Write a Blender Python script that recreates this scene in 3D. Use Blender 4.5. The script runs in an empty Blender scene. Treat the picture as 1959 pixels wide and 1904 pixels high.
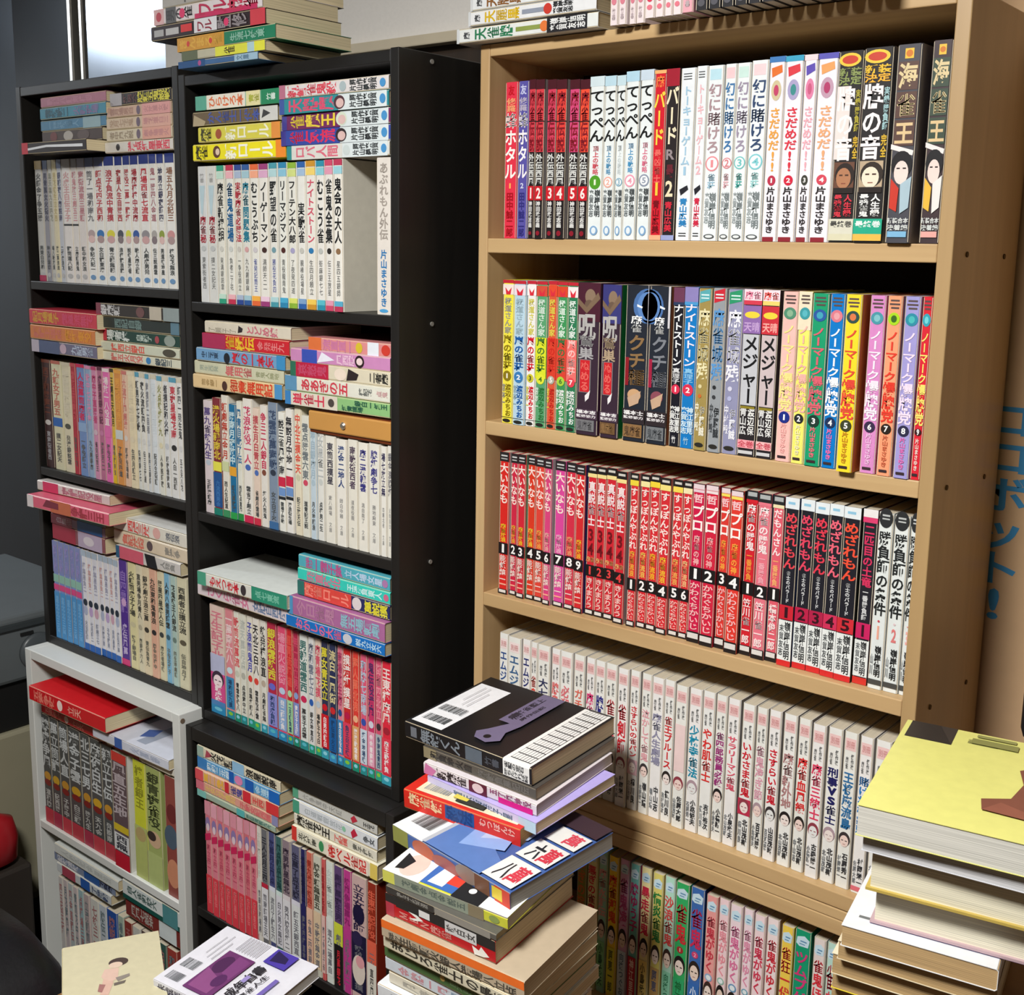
import bpy, math, random
from mathutils import Vector, Matrix
random.seed(7)
SC = bpy.context.scene
COL = SC.collection

# ------------------------------------------------------------------ camera, world, lamps, exposure
CAM = Vector((0.9954, -1.1392, 0.3045))
# columns: camera right, image-down, forward, in world axes
RM = ((0.7755465416124967, 0.12320053508135614, -0.619151992606471),
      (0.6310415084723591, -0.1237558405300982, 0.7658140156197317),
      (0.017725021236254003, -0.9846350187203157, -0.17372306562980605))
FPX, OX, OY, PW, PH = 2242.43, 15.62, -84.12, 1959.0, 1904.0
cam_data = bpy.data.cameras.new('camera')
cam = bpy.data.objects.new('camera', cam_data); COL.objects.link(cam)
cam_data.sensor_fit = 'HORIZONTAL'; cam_data.sensor_width = 36.0
cam_data.lens = FPX / PW * 36.0
cam_data.shift_x = -OX / PW; cam_data.shift_y = OY / -PW * -1.0
cam_data.clip_start = 0.02; cam_data.clip_end = 60
R = Matrix(RM)
cam.matrix_world = Matrix.Translation(CAM) @ Matrix(((R[0][0], -R[0][1], -R[0][2]), (R[1][0], -R[1][1], -R[1][2]), (R[2][0], -R[2][1], -R[2][2]))).to_4x4()
SC.camera = cam

world = bpy.data.worlds.new('room_air'); SC.world = world; world.use_nodes = True
world.node_tree.nodes['Background'].inputs[0].default_value = (0.78, 0.86, 1.0, 1)
world.node_tree.nodes['Background'].inputs[1].default_value = 0.045
SC.view_settings.view_transform = 'Standard'; SC.view_settings.look = 'None'
SC.view_settings.gamma = 1.0; SC.view_settings.use_curve_mapping = False
SC.view_settings.exposure = 0.22

CEIL = 1.22
FLOOR = -1.36
def lamp_light(name, loc, size, power, col):
    l = bpy.data.lights.new(name, 'AREA'); l.shape = 'DISK'; l.size = size; l.energy = power; l.color = col
    o = bpy.data.objects.new(name, l); COL.objects.link(o); o.location = loc
    return o
KEY = (0.40, -1.30, CEIL - 0.10)
SIDE = (-2.59, -0.66, CEIL - 0.16)
key_light = lamp_light('ceiling_lamp_light', (KEY[0], KEY[1], KEY[2] - 0.035), 0.42, 50.0, (1.0, 0.985, 0.95))
side_light = lamp_light('far_ceiling_lamp_light', (SIDE[0], SIDE[1], SIDE[2] - 0.04), 0.26, 16.0, (0.88, 0.94, 1.0))

# ------------------------------------------------------------------ pixel <-> place helpers (photo pixels, 1959 x 1904)
def ray(px, py):
    return R @ Vector(((px - PW / 2 - OX) / FPX, (py - PH / 2 - OY) / FPX, 1.0))
def at_y(px, py, y):
    d = ray(px, py); return CAM + d * ((y - CAM.y) / d.y)
def at_z(px, py, z):
    d = ray(px, py); return CAM + d * ((z - CAM.z) / d.z)
def at_x(px, py, x):
    d = ray(px, py); return CAM + d * ((x - CAM.x) / d.x)
RT = R.transposed()
def proj(P):
    q = RT @ (Vector(P) - CAM)
    return PW / 2 + OX + FPX * q.x / q.z, PH / 2 + OY + FPX * q.y / q.z
def x_of(px, y, z):
    lo, hi = -2.5, 0.95
    for _ in range(40):
        m = (lo + hi) / 2
        if proj((m, y, z))[0] < px: lo = m
        else: hi = m
    return (lo + hi) / 2
def z_of(x, y, py):
    lo, hi = -1.6, 1.2
    for _ in range(40):
        m = (lo + hi) / 2
        if proj((x, y, m))[1] > py: lo = m
        else: hi = m
    return (lo + hi) / 2

# ------------------------------------------------------------------ materials
def lin(c):
    return c / 12.92 if c <= 0.04045 else ((c + 0.055) / 1.055) ** 2.4
def rgb(h):
    return tuple(lin(int(h[i:i + 2], 16) / 255) for i in (0, 2, 4))
MATS = {}
def nt(name):
    m = bpy.data.materials.new(name); m.use_nodes = True
    return m, m.node_tree.nodes, m.node_tree.links, m.node_tree.nodes['Principled BSDF']
def ink(h, rough=0.42):
    """printed or coated paper in one ink colour, with a faint fibre mottling"""
    k = (h, rough)
    if k in MATS: return MATS[k]
    m, n, l, b = nt('paper_' + h)
    c = rgb(h)
    tc = n.new('ShaderNodeTexCoord'); nz = n.new('ShaderNodeTexNoise'); nz.inputs['Scale'].default_value = 90
    nz.inputs['Detail'].default_value = 2
    mx = n.new('ShaderNodeMix'); mx.data_type = 'RGBA'
    mx.inputs['A'].default_value = (*[x * 0.9 for x in c], 1); mx.inputs['B'].default_value = (*[min(1, x * 1.06) for x in c], 1)
    l.new(tc.outputs['Object'], nz.inputs['Vector']); l.new(nz.outputs['Fac'], mx.inputs['Factor']); l.new(mx.outputs['Result'], b.inputs['Base Color'])
    b.inputs['Roughness'].default_value = rough
    b.inputs['Specular IOR Level'].default_value = 0.35
    MATS[k] = m
    return m
def pages_mat(h):
    """edge of a block of pages: thin streaks along the sheets (local x is the thickness)"""
    k = ('pages', h)
    if k in MATS: return MATS[k]
    m, n, l, b = nt('page_edges_' + h)
    c = rgb(h)
    tc = n.new('ShaderNodeTexCoord'); mp = n.new('ShaderNodeMapping'); mp.inputs['Scale'].default_value = (1500, 6, 6)
    nz = n.new('ShaderNodeTexNoise'); nz.inputs['Scale'].default_value = 1.0; nz.inputs['Detail'].default_value = 3
    cr = n.new('ShaderNodeValToRGB')
    cr.color_ramp.elements[0].position = 0.35; cr.color_ramp.elements[0].color = (*[x * 0.72 for x in c], 1)
    cr.color_ramp.elements[1].position = 0.65; cr.color_ramp.elements[1].color = (*[min(1, x * 1.08) for x in c], 1)
    l.new(tc.outputs['Object'], mp.inputs['Vector']); l.new(mp.outputs['Vector'], nz.inputs['Vector'])
    l.new(nz.outputs['Fac'], cr.inputs['Fac']); l.new(cr.outputs['Color'], b.inputs['Base Color'])
    b.inputs['Roughness'].default_value = 0.85
    MATS[k] = m
    return m
def grain(name, dark, light, axis, rough=0.45, scale=1.0, spec=0.35):
    m, n, l, b = nt(name)
    tc = n.new('ShaderNodeTexCoord'); mp = n.new('ShaderNodeMapping')
    s = [38 * scale, 38 * scale, 38 * scale]; s[axis] = 1.6 * scale
    mp.inputs['Scale'].default_value = s
    nz = n.new('ShaderNodeTexNoise'); nz.inputs['Scale'].default_value = 1.0; nz.inputs['Detail'].default_value = 5; nz.inputs['Distortion'].default_value = 0.6
    cr = n.new('ShaderNodeValToRGB')
    cr.color_ramp.elements[0].position = 0.3; cr.color_ramp.elements[0].color = (*rgb(dark), 1)
    cr.color_ramp.elements[1].position = 0.72; cr.color_ramp.elements[1].color = (*rgb(light), 1)
    l.new(tc.outputs['Object'], mp.inputs['Vector']); l.new(mp.outputs['Vector'], nz.inputs['Vector'])
    l.new(nz.outputs['Fac'], cr.inputs['Fac']); l.new(cr.outputs['Color'], b.inputs['Base Color'])
    b.inputs['Roughness'].default_value = rough; b.inputs['Specular IOR Level'].default_value = spec
    bp = n.new('ShaderNodeBump'); bp.inputs['Strength'].default_value = 0.06; bp.inputs['Distance'].default_value = 0.002
    l.new(nz.outputs['Fac'], bp.inputs['Height']); l.new(bp.outputs['Normal'], b.inputs['Normal'])
    return m
def plain(name, h, rough=0.5, metal=0.0, noise=0.08, nscale=20, bump=0.0, spec=0.4):
    m, n, l, b = nt(name)
    c = rgb(h)
    tc = n.new('ShaderNodeTexCoord'); nz = n.new('ShaderNodeTexNoise'); nz.inputs['Scale'].default_value = nscale; nz.inputs['Detail'].default_value = 4
    mx = n.new('ShaderNodeMix'); mx.data_type = 'RGBA'
    mx.inputs['A'].default_value = (*[x * (1 - noise) for x in c], 1); mx.inputs['B'].default_value = (*[min(1, x * (1 + noise)) for x in c], 1)
    l.new(tc.outputs['Object'], nz.inputs['Vector']); l.new(nz.outputs['Fac'], mx.inputs['Factor']); l.new(mx.outputs['Result'], b.inputs['Base Color'])
    b.inputs['Roughness'].default_value = rough; b.inputs['Metallic'].default_value = metal; b.inputs['Specular IOR Level'].default_value = spec
    if bump:
        bp = n.new('ShaderNodeBump'); bp.inputs['Strength'].default_value = bump; bp.inputs['Distance'].default_value = 0.003
        l.new(nz.outputs['Fac'], bp.inputs['Height']); l.new(bp.outputs['Normal'], b.inputs['Normal'])
    return m
def glow(name, col, strength):
    m, n, l, b = nt(name)
    b.inputs['Base Color'].default_value = (0.8, 0.8, 0.8, 1)
    b.inputs['Emission Color'].default_value = (*col, 1); b.inputs['Emission Strength'].default_value = strength
    return m

# ------------------------------------------------------------------ mesh helpers
class MB:
    def __init__(s): s.v = []; s.f = []; s.mi = []; s.mats = []; s.idx = {}
    def slot(s, m):
        if m.name not in s.idx: s.idx[m.name] = len(s.mats); s.mats.append(m)
        return s.idx[m.name]
    def add(s, vs, fs, m):
        o = len(s.v); k = s.slot(m)
        s.v.extend(vs); s.f.extend([tuple(i + o for i in f) for f in fs]); s.mi.extend([k] * len(fs))
    def box(s, x0, x1, y0, y1, z0, z1, m):
        s.add([(x0, y0, z0), (x1, y0, z0), (x1, y1, z0), (x0, y1, z0), (x0, y0, z1), (x1, y0, z1), (x1, y1, z1), (x0, y1, z1)],
              [(0, 3, 2, 1), (4, 5, 6, 7), (0, 1, 5, 4), (1, 2, 6, 5), (2, 3, 7, 6), (3, 0, 4, 7)], m)
    def prism(s, poly, z0, z1, m):
        """poly: counter-clockwise (x, y) outline, extruded along z"""
        n = len(poly)
        vs = [(x, y, z0) for x, y in poly] + [(x, y, z1) for x, y in poly]
        fs = [tuple(range(n - 1, -1, -1)), tuple(range(n, 2 * n))] + [(i, (i + 1) % n, n + (i + 1) % n, n + i) for i in range(n)]
        s.add(vs, fs, m)
    def lathe(s, prof, seg, m, c=(0, 0, 0)):
        vs = []; fs = []
        for r, z in prof:
            for k in range(seg):
                a = 2 * math.pi * k / seg; vs.append((c[0] + r * math.cos(a), c[1] + r * math.sin(a), c[2] + z))
        for i in range(len(prof) - 1):
            for k in range(seg):
                k2 = (k + 1) % seg; fs.append((i * seg + k, i * seg + k2, (i + 1) * seg + k2, (i + 1) * seg + k))
        fs.append(tuple(range(seg - 1, -1, -1))); fs.append(tuple((len(prof) - 1) * seg + k for k in range(seg)))
        s.add(vs, fs, m)
    def obj(s, name, parent=None, bevel=0.0, smooth=False):
        me = bpy.data.meshes.new(name); me.from_pydata(s.v, [], s.f)
        for m in s.mats: me.materials.append(m)
        me.polygons.foreach_set('material_index', s.mi)
        if smooth: me.polygons.foreach_set('use_smooth', [True] * len(s.f))
        me.update()
        o = bpy.data.objects.new(name, me); COL.objects.link(o)
        if parent: o.parent = parent
        if bevel:
            b = o.modifiers.new('edge', 'BEVEL'); b.width = bevel; b.segments = 2; b.limit_method = 'ANGLE'
        return o
def tag(o, label=None, cat=None, group=None, kind=None):
    if label: o['label'] = label
    if cat: o['category'] = cat
    if group: o['group'] = group
    if kind: o['kind'] = kind
    return o
def thing(name, label, cat, loc=(0, 0, 0), rot=(0, 0, 0), group=None):
    o = bpy.data.objects.new(name, None); COL.objects.link(o)
    o.location = loc; o.rotation_euler = rot; o.empty_display_size = 0.03
    return tag(o, label, cat, group)
def box_obj(name, b, m, parent=None, bevel=0.0):
    k = MB(); k.box(*b, m); return k.obj(name, parent, bevel)

# ------------------------------------------------------------------ lettering: outlines of characters as flat faces, cached
GL = {}
def glyph(ch, bold):
    k = (ch, bold)
    if k in GL: return GL[k]
    out = ([], [])
    def shape(off):
        cu = bpy.data.curves.new('glyph', 'FONT'); cu.body = ch; cu.resolution_u = 2; cu.offset = off
        ob = bpy.data.objects.new('glyph', cu); COL.objects.link(ob)
        me = bpy.data.meshes.new_from_object(ob.evaluated_get(bpy.context.evaluated_depsgraph_get()))
        vs = [(v.co.x, v.co.y) for v in me.vertices]; fs = [tuple(p.vertices) for p in me.polygons]
        ar = sum(p.area for p in me.polygons)
        bpy.data.objects.remove(ob); bpy.data.curves.remove(cu); bpy.data.meshes.remove(me)
        return vs, fs, ar
    vs, fs, ar = shape(0.0)
    if bold and vs:
        xs = [a for a, _ in vs]; ys = [b for _, b in vs]; ok = False
        for off in (0.026, 0.014):
            v2, f2, a2 = shape(off)
            if v2 and 1.08 * ar < a2 < 2.3 * ar and min(p for p, _ in v2) > min(xs) - .06 and max(p for p, _ in v2) < max(xs) + .06 and min(q for _, q in v2) > min(ys) - .08 and max(q for _, q in v2) < max(ys) + .06 and len(f2) > .8 * len(fs):
                vs, fs, ok = v2, f2, True; break
        if not ok:                                 # thicken by overprinting slightly shifted copies
            n = len(vs); v2 = []; f2 = []
            for i, (dx, dy) in enumerate(((-.02, -.008), (.02, .008))):
                v2 += [(x + dx, y + dy) for x, y in vs]; f2 += [tuple(j + i * n for j in f) for f in fs]
            vs, fs = v2, f2
        xs = [a for a, _ in vs]; ys = [b for _, b in vs]
    elif vs:
        xs = [a for a, _ in vs]; ys = [b for _, b in vs]
    if vs:
        if ord(ch) < 0x2000:                      # latin letters and digits: fill the cell
            w = max(xs) - min(xs); h = max(ys) - min(ys); s = 0.86 / max(h, 0.5); sx = min(s * 1.15, 0.86 / max(w, 0.05))
            if ch in '1Il|': sx = s * 1.5
            cx = (max(xs) + min(xs)) / 2; cy = (max(ys) + min(ys)) / 2
            vs = [((x - cx) * sx + 0.5, (y - cy) * s + 0.5) for x, y in vs]
        else:
            vs = [(x, y + 0.12) for x, y in vs]
            if ch in 'ー〜（）「」…': vs = [(y, 1 - x) for x, y in vs]
        out = (vs, fs)
    GL[k] = out
    return out

# print elements; u runs across the face (0..1), v runs down it (0..1)
def B(v0, v1, c, u0=0.0, u1=1.0): return ('q', ((u0, v0), (u1, v0), (u1, v1), (u0, v1)), c)
def Q(pts, c): return ('q', tuple(pts), c)
def T(v0, v1, txt, c, s=0.8, u=0.5, b=True): return ('t', v0, v1, txt, c, s, u, b)
def H(v0, v1, txt, c, u0=0.05, u1=0.95, b=True): return ('h', v0, v1, txt, c, u0, u1, b)
def V(v0, v1, txt, c, u0, u1, b=True): return ('s', v0, v1, txt, c, u0, u1, b)      # a line turned to read down the face
def O(v, c, r=0.36, u=0.5, rv=None): return ('o', v, c, r, u, rv)
def FACE(v0, v1, skin='e8cfc0', hair='2a2624', bg=None):
    e = []
    if bg: e.append(B(v0, v1, bg))
    m = (v0 + v1) / 2; d = v1 - v0
    e += [('o', m - d * .08, hair, .42, .5, d * .42), ('o', m + d * .04, skin, .32, .5, d * .34),
          B(m - d * .02, m + d * .03, hair, .28, .44), B(m - d * .02, m + d * .03, hair, .56, .72), B(m + d * .2, m + d * .225, 'a05a50', .42, .6)]
    return e
def flat(els):
    r = []
    for e in els:
        if isinstance(e, list): r += flat(e)
        else: r.append(e)
    return r
def draw(mb, els, org, du, dv, W, Hh, nrm, step=0.00006):
    """els on a face: org is its top-left corner, du/dv unit vectors across and down, W x Hh metres, nrm outward"""
    lay = 0
    for e in flat(els):
        lay += 1
        base = org + nrm * (0.00012 + step * lay)
        P = lambda u, v: tuple(base + du * (u * W) + dv * (v * Hh))
        if e[0] == 'q':
            mb.add([P(u, v) for u, v in e[1]], [tuple(range(len(e[1]) - 1, -1, -1))], ink(e[2]))
        elif e[0] == 'o':
            _, v, c, r, u, rv = e
            rv = rv if rv else r * W / Hh
            mb.add([P(u + r * math.cos(2 * math.pi * k / 18), v - rv * math.sin(2 * math.pi * k / 18)) for k in range(18)], [tuple(range(18))], ink(c))
        elif e[0] in 'ths':
            txt = e[3]; n = len(txt)
            if not n: continue
            m = ink(e[4])
            for i, ch in enumerate(txt):
                if ch == ' ' or ch == '　': continue
                vs, fs = glyph(ch, e[7])
                if not vs: continue
                if e[0] == 't':
                    _, v0, v1, _, _, s, u, _ = e
                    ch_h = (v1 - v0) / n; u0 = u - s / 2; t = v0 + i * ch_h
                    pts = [P(u0 + x * s, t + (1 - y) * ch_h) for x, y in vs]
                elif e[0] == 'h':
                    _, v0, v1, _, _, u0, u1, _ = e
                    cw = (u1 - u0) / n
                    pts = [P(u0 + (i + x) * cw, v1 - y * (v1 - v0)) for x, y in vs]
                else:
                    _, v0, v1, _, _, u0, u1, _ = e
                    cw = (v1 - v0) / n
                    pts = [P(u0 + y * (u1 - u0), v0 + (i + x) * cw) for x, y in vs]
                mb.add(pts, fs, m)

# ------------------------------------------------------------------ a book: cover (spine and two boards) and page block
EX, EY, EZ = Vector((1, 0, 0)), Vector((0, 1, 0)), Vector((0, 0, 1))
def book(name, label, cat, group, w, h, d, cover, els, pages='cfc4ae', mat=None, loc=None, rot=(0, 0, 0), side=None, top=(), bottom=(), hard=False, obi=None, rough=0.36):
    """local axes: x thickness, y depth from the spine, z height; spine at y = 0. top: print on the x = w board, bottom: on the x = 0 board"""
    root = thing(name, label, cat, loc or (0, 0, 0), rot, group)
    if mat is not None: root.matrix_world = mat
    t = min(0.0022 if hard else 0.0005, w * 0.14); c = min(0.0016, w * 0.16)
    k = MB()
    cm = ink(cover, rough); sm = ink(side, rough) if side else cm
    k.prism([(0, d), (0, c), (c, 0), (w - c, 0), (w, c), (w, d), (w - t, d), (w - t, c + t * .5), (w - c - t * .3, t), (c + t * .3, t), (t, c + t * .5), (t, d)], 0, h, cm)
    if side:
        k.add([(w + .0001, c, 0), (w + .0001, d, 0), (w + .0001, d, h), (w + .0001, c, h)], [(0, 1, 2, 3)], sm)
    draw(k, els, Vector((0, 0, h)), EX, -EZ, w, h, -EY)
    if top: draw(k, top, Vector((w, 0, h)), EY, -EZ, d, h, EX)
    if bottom: draw(k, bottom, Vector((0, d, h)), -EY, -EZ, d, h, -EX)
    k.obj('cover', root)
    i = 0.0032 if hard else 0.0008
    box_obj('pages', (t, w - t, t, d - i, i, h - i), pages_mat(pages), root)
    if obi:                                        # a paper band wrapped round the lower part of the cover
        a0, a1, oc, sp, tp = obi
        q = MB(); g = 0.0004
        z0, z1 = h * (1 - a1), h * (1 - a0)
        q.prism([(-g, d * .98), (-g, c), (c, -g), (w - c, -g), (w + g, c), (w + g, d * .98), (w + .0001, d * .98), (w + .0001, c), (w - c, -.0001), (c, -.0001), (-.0001, c), (-.0001, d * .98)], z0, z1, ink(oc, .5))
        draw(q, sp, Vector((0, -g, z1)), EX, -EZ, w, z1 - z0, -EY)
        draw(q, tp, Vector((w + g, 0, z1)), EY, -EZ, d, z1 - z0, EX)
        tag(q.obj('paper_band', root), 'white paper band')
    return root

ONES = 'first second third fourth fifth sixth seventh eighth ninth tenth eleventh twelfth thirteenth fourteenth fifteenth sixteenth seventeenth eighteenth nineteenth twentieth'.split()
def nth(i):
    if i < 20: return ONES[i]
    if i < 29: return 'twenty-' + ONES[i - 20]
    if i == 29: return 'thirtieth'
    if i < 39: return 'thirty-' + ONES[i - 30]
    return 'fortieth'

XLIM = {'middle': (-.4840, -.0676), 'left': (-.9432, -.5158), 'low': (-.4722, -.0462), 'white': (-.9356, -.5090), 'oak': (.0155, .5846)}
def nwords(t):
    return len(''.join(c if c.isalnum() else ' ' for c in t).split())
def label_of(desc, rest):
    while nwords(desc + ' ' + rest) > 16 and (' and ' in desc or ', ' in desc or ' with ' in desc):
        cut = max(desc.rfind(' and '), desc.rfind(', '), desc.rfind(' with '))
        desc = desc[:cut]
    return desc + ', ' + rest
def row(rows, y, z, h, phrase, group, name, d=0.132, ref='bottom', pages='cfc4ae'):
    """rows: (px left, px right, cover, print, short description, options). px are the spine's sides at its foot (or head)"""
    last, xmax = -9, 9
    z += .0004
    if phrase.split()[0] in XLIM: last, xmax = XLIM[phrase.split()[0]]
    for i, r in enumerate(rows):
        x0, x1, cover, els, desc = r[:5]
        o = r[5] if len(r) > 5 else {}
        yy = y + o.get('dy', random.uniform(-.0012, .0012))
        hh = o.get('h', h + random.uniform(-.0008, .0008))
        zr = z if ref == 'bottom' else z + hh
        a = max(x_of(x0, yy, zr), last + .0003); b = x_of(x1, yy, zr)
        b = min(max(b, a + .005), xmax); last = b
        if b - a < .004: continue
        if 'top' in o: hh = z_of((a + b) / 2, yy, o['top']) - z
        w = b - a - .0004
        book(name, label_of(desc, '%s from left, %s' % (nth(i), phrase)), 'book', group, w, hh, o.get('d', d), cover, els,
             pages=o.get('pages', pages), loc=(a, yy, z), side=o.get('side'), rough=o.get('rough', .36))

def pile(rows, y, phrase, group, name, d=0.132):
    """books lying flat, spine to the front. rows, topmost first: (x left, x right, z low, z high, cover, print, description, options); x in metres; spine head at the left"""
    for i, r in enumerate(rows):
        x0, x1, z0, z1, cover, els, desc = r[:7]
        o = r[7] if len(r) > 7 else {}
        dy = o.get('dy', random.uniform(-.003, .003))
        f = (y + dy - CAM.y) / (y - CAM.y)
        x0, x1 = CAM.x + (x0 - CAM.x) * f, CAM.x + (x1 - CAM.x) * f
        lim = [v for k, v in XLIM.items() if (k + ' black bookcase') in phrase or (k == 'white' and 'white bookcase' in phrase)]
        yaw = o.get('yaw', random.uniform(-.008, .008))
        if lim:
            pad = abs(yaw) * .132 + .0004
            if x1 > lim[0][1] - pad: x0 += lim[0][1] - pad - x1; x1 = lim[0][1] - pad
            if x0 < lim[0][0] + pad: x1 += (lim[0][0] + pad - x0) * .5; x0 = lim[0][0] + pad
        book(name, label_of(desc, '%s from top, %s' % (nth(i), phrase)), 'book', group, z1 - z0 - .0006, x1 - x0, o.get('d', d), cover, els,
             pages=o.get('pages', 'd8c9a4'), loc=(x1, y + dy, z0 + .0003), rot=(0, -math.pi / 2, yaw), top=o.get('topprint', ()), side=o.get('side'))
# ------------------------------------------------------------------ the room
WOOD = grain('oak_veneer', 'b39266', 'c9aa7c', 0, 0.42)
WOODV = grain('oak_veneer_upright', 'b69569', 'ccad80', 2, 0.42)
SIDEW = grain('oak_veneer_shaded', 'a88a60', 'b8996c', 2, 0.36, spec=.5)  # darker copy of the veneer: the side's shade put into its colour
WBACK = plain('shade_dark_back', '3a2d20', .8)  # panel colour darkened to hold the shade behind the books
BLACK = grain('black_woodgrain', '191817', '211f1d', 0, 0.42)
BLACKV = grain('black_woodgrain_upright', '181716', '201e1c', 2, 0.40)
WHITEL = plain('white_laminate', 'd2d4d0', .4, noise=.03)
WALLP = plain('grey_wallpaper', 'e6e3de', .9, noise=.05, nscale=160, bump=.15)
DIMW = plain('low_bounce_wall', '5a544c', .9)  # unseen walls, toned dark so little light bounces back
DARKM = plain('dark_metal_panel', '2d3238', .30, .85, .15, 6)
REFLM = plain('steel_lamp_reflection', '7c848e', .22, .9, .06, 30)  # lighter than the other door: lamp reflection put into the colour
ALU = plain('aluminium_strip', 'b9b7b0', .35, .8, .1, 40)

def struct(name, o, label=None):
    tag(o, label, None, None, 'structure'); return o
WY = 0.225
struct('floor', box_obj('floor', (-3.4, 2.2, -3.0, 0.6, FLOOR - .05, FLOOR), grain('brown_floorboards', '5a4028', '76563a', 0, .4, .35)))
struct('ceiling', box_obj('ceiling', (-3.4, 2.2, -3.0, 0.6, CEIL, CEIL + .05), plain('white_ceiling', 'd8d6d0', .9)))
struct('wall_back', box_obj('wall_back', (-0.985, 2.2, WY, WY + .08, 0.612, CEIL), WALLP))
struct('wall_right', box_obj('wall_right', (2.2, 2.25, -3.0, 0.6, FLOOR, CEIL), DIMW))
struct('wall_left', box_obj('wall_left', (-3.45, -3.4, -3.0, 0.6, FLOOR, CEIL), WALLP))
struct('wall_front', box_obj('wall_front', (-3.4, 2.2, -3.05, -3.0, FLOOR, CEIL), DIMW))
k = MB(); k.box(-0.985, 2.2, WY - .02, WY + .0, 0.603, 0.619, plain('beige_rail', 'c9bea6', .5))
struct('trim_1', k.obj('trim_1', None, .002))
k = MB(); k.box(-0.985, 2.2, WY + .004, WY + .05, FLOOR, 0.612, grain('dark_door_panel', '2a2119', '3a2d22', 2, .6))
struct('door_1', k.obj('door_1'))
# the steel locker doors in the corner on the left
lk = thing('steel_locker', 'dark steel locker behind the left bookcase, its right door mirroring a lamp', 'locker', (-1.34, .26, FLOOR))
def lpart(name, b, m, bev=.003, rz=0.0, piv=None):
    k = MB()
    if piv:
        x0, x1, y0, y1, z0, z1 = b
        k.box(x0 - piv, x1 - piv, y0, y1, z0, z1, m)
        o = k.obj(name, lk, bev); o.location = (piv + 1.34, 0, 0); o.rotation_euler = (0, 0, rz)
    else:
        k.box(b[0] + 1.34, b[1] + 1.34, b[2], b[3], b[4], b[5], m); o = k.obj(name, lk, bev)
    return o
LT = 2.5
lpart('body', (-2.4, -0.992, .03, .32, 0, LT), DARKM)
tag(lpart('door', (-1.312, -1.012, 0, .022, .02, LT), REFLM), 'steel door coloured bright for a lamp reflection')
tag(lpart('door', (-2.0, -1.376, 0, .022, .02, LT), DARKM, .003, math.radians(-6), -1.376), 'dark steel door')
lpart('hinge_strip', (-1.374, -1.358, -.006, .03, 0, LT), ALU, .003)
lpart('hinge_strip', (-1.330, -1.316, -.006, .03, 0, LT), ALU, .003)
lpart('corner_post', (-1.010, -0.988, -.008, .03, 0, LT), plain('pale_post', 'a5a29a', .6), .002)

# ceiling lamps (their light is set at the top)
for (lx, ly, lz), r, nm, lb in ((KEY, .25, 'ceiling_lamp', 'round ceiling lamp above the bookcases'), (SIDE, .14, 'ceiling_lamp', 'small round ceiling lamp near the steel locker')):
    t = thing(nm, lb, 'lamp', (lx, ly, lz))
    k = MB(); k.lathe([(r * .55, .03), (r, .03), (r * 1.02, .0), (r * 1.02, -.012), (r * .98, -.02)], 40, plain('lamp_rim', 'e6e4de', .4)); k.obj('rim', t, 0, True)
    k = MB(); k.lathe([(r * .96, .0), (r * .96, -.018), (r * .8, -.028), (r * .4, -.032)], 40, glow('lamp_shade_glow', (1.0, .97, .92) if r > .2 else (.86, .93, 1.0), 6 if r > .2 else 60)); k.obj('lamp_shade', t, 0, True)
    k = MB(); k.lathe([(.05, .03), (.05, CEIL - lz)], 20, plain('lamp_stem', 'dddddd', .5)); k.obj('stem', t)

# ------------------------------------------------------------------ bookcases
def bookcase(name, label, x0, x1, y0, y1, zb, zt, boards, t, bt, mh, mv, mback, edge=None, parts=()):
    """boards: z of each board's underside; t side thickness, bt board thickness"""
    r = thing(name, label, 'bookcase', ((x0 + x1) / 2, y0, zb))
    cx = (x0 + x1) / 2
    def pb(nm, b, m, bev=.0012):
        k = MB(); k.box(b[0] - cx, b[1] - cx, b[2] - y0, b[3] - y0, b[4] - zb, b[5] - zb, m); return k.obj(nm, r, bev)
    pb('side_panel', (x0, x0 + t, y0, y1, zb, zt), mv); pb('side_panel', (x1 - t, x1, y0, y1, zb, zt), edge or mv)
    for b in boards: pb('shelf', (x0 + t, x1 - t, y0 + .0004, y1 - .004, b, b + bt), mh)
    pb('back_panel', (x0 + t, x1 - t, y1 - .004, y1, zb, zt), mback, 0)
    return r, pb
WZ = (.534, .2963, .064, -.1662)
T1 = .018
r, pb = bookcase('wooden_bookcase', 'light oak bookcase on the right filled with rows of comics', 0, .60, 0, .20, -.403, .5485, (-.4025, -.1662, .064, .2963), .0151, T1, WOOD, WOODV, WBACK, SIDEW)
pb('top_board', (.0151, .5849, .0004, .2, .534, .5485), WOOD)
def dots(r, pts, X, cx, y0, zb, name='screw_hole', m=None, rr=.0028):
    for (py, pz) in pts:
        k = MB(); k.prism([(rr * math.cos(a * math.pi / 5), rr * math.sin(a * math.pi / 5)) for a in range(10)], 0, .0012, m)
        o = k.obj(name, r); o.rotation_euler = (0, math.pi / 2, 0); o.location = (X - cx - .0006, py - y0, pz - zb)
HOLE = plain('screw_hole_dark', '5a4322', .9)
pts = []
for px in ((1850, 487), (1921, 491), (1811, 933), (1883, 912), (1779, 1353), (1848, 1305)):
    P = at_x(*px, .6003); pts.append((P.y, P.z))
dots(r, pts, .6006, .3, 0, -.403, m=HOLE)
r, pb = bookcase('wooden_bookcase', 'lower oak bookcase unit standing under the taller oak bookcase', 0, .60, 0, .20, FLOOR, -.4035, (-.434, -.674, -.91, -1.15, -1.33), .0151, T1, WOOD, WOODV, WBACK, SIDEW)
pb('top_board', (.0151, .5849, .0004, .196, -.4155, -.4035), WOOD)

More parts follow.
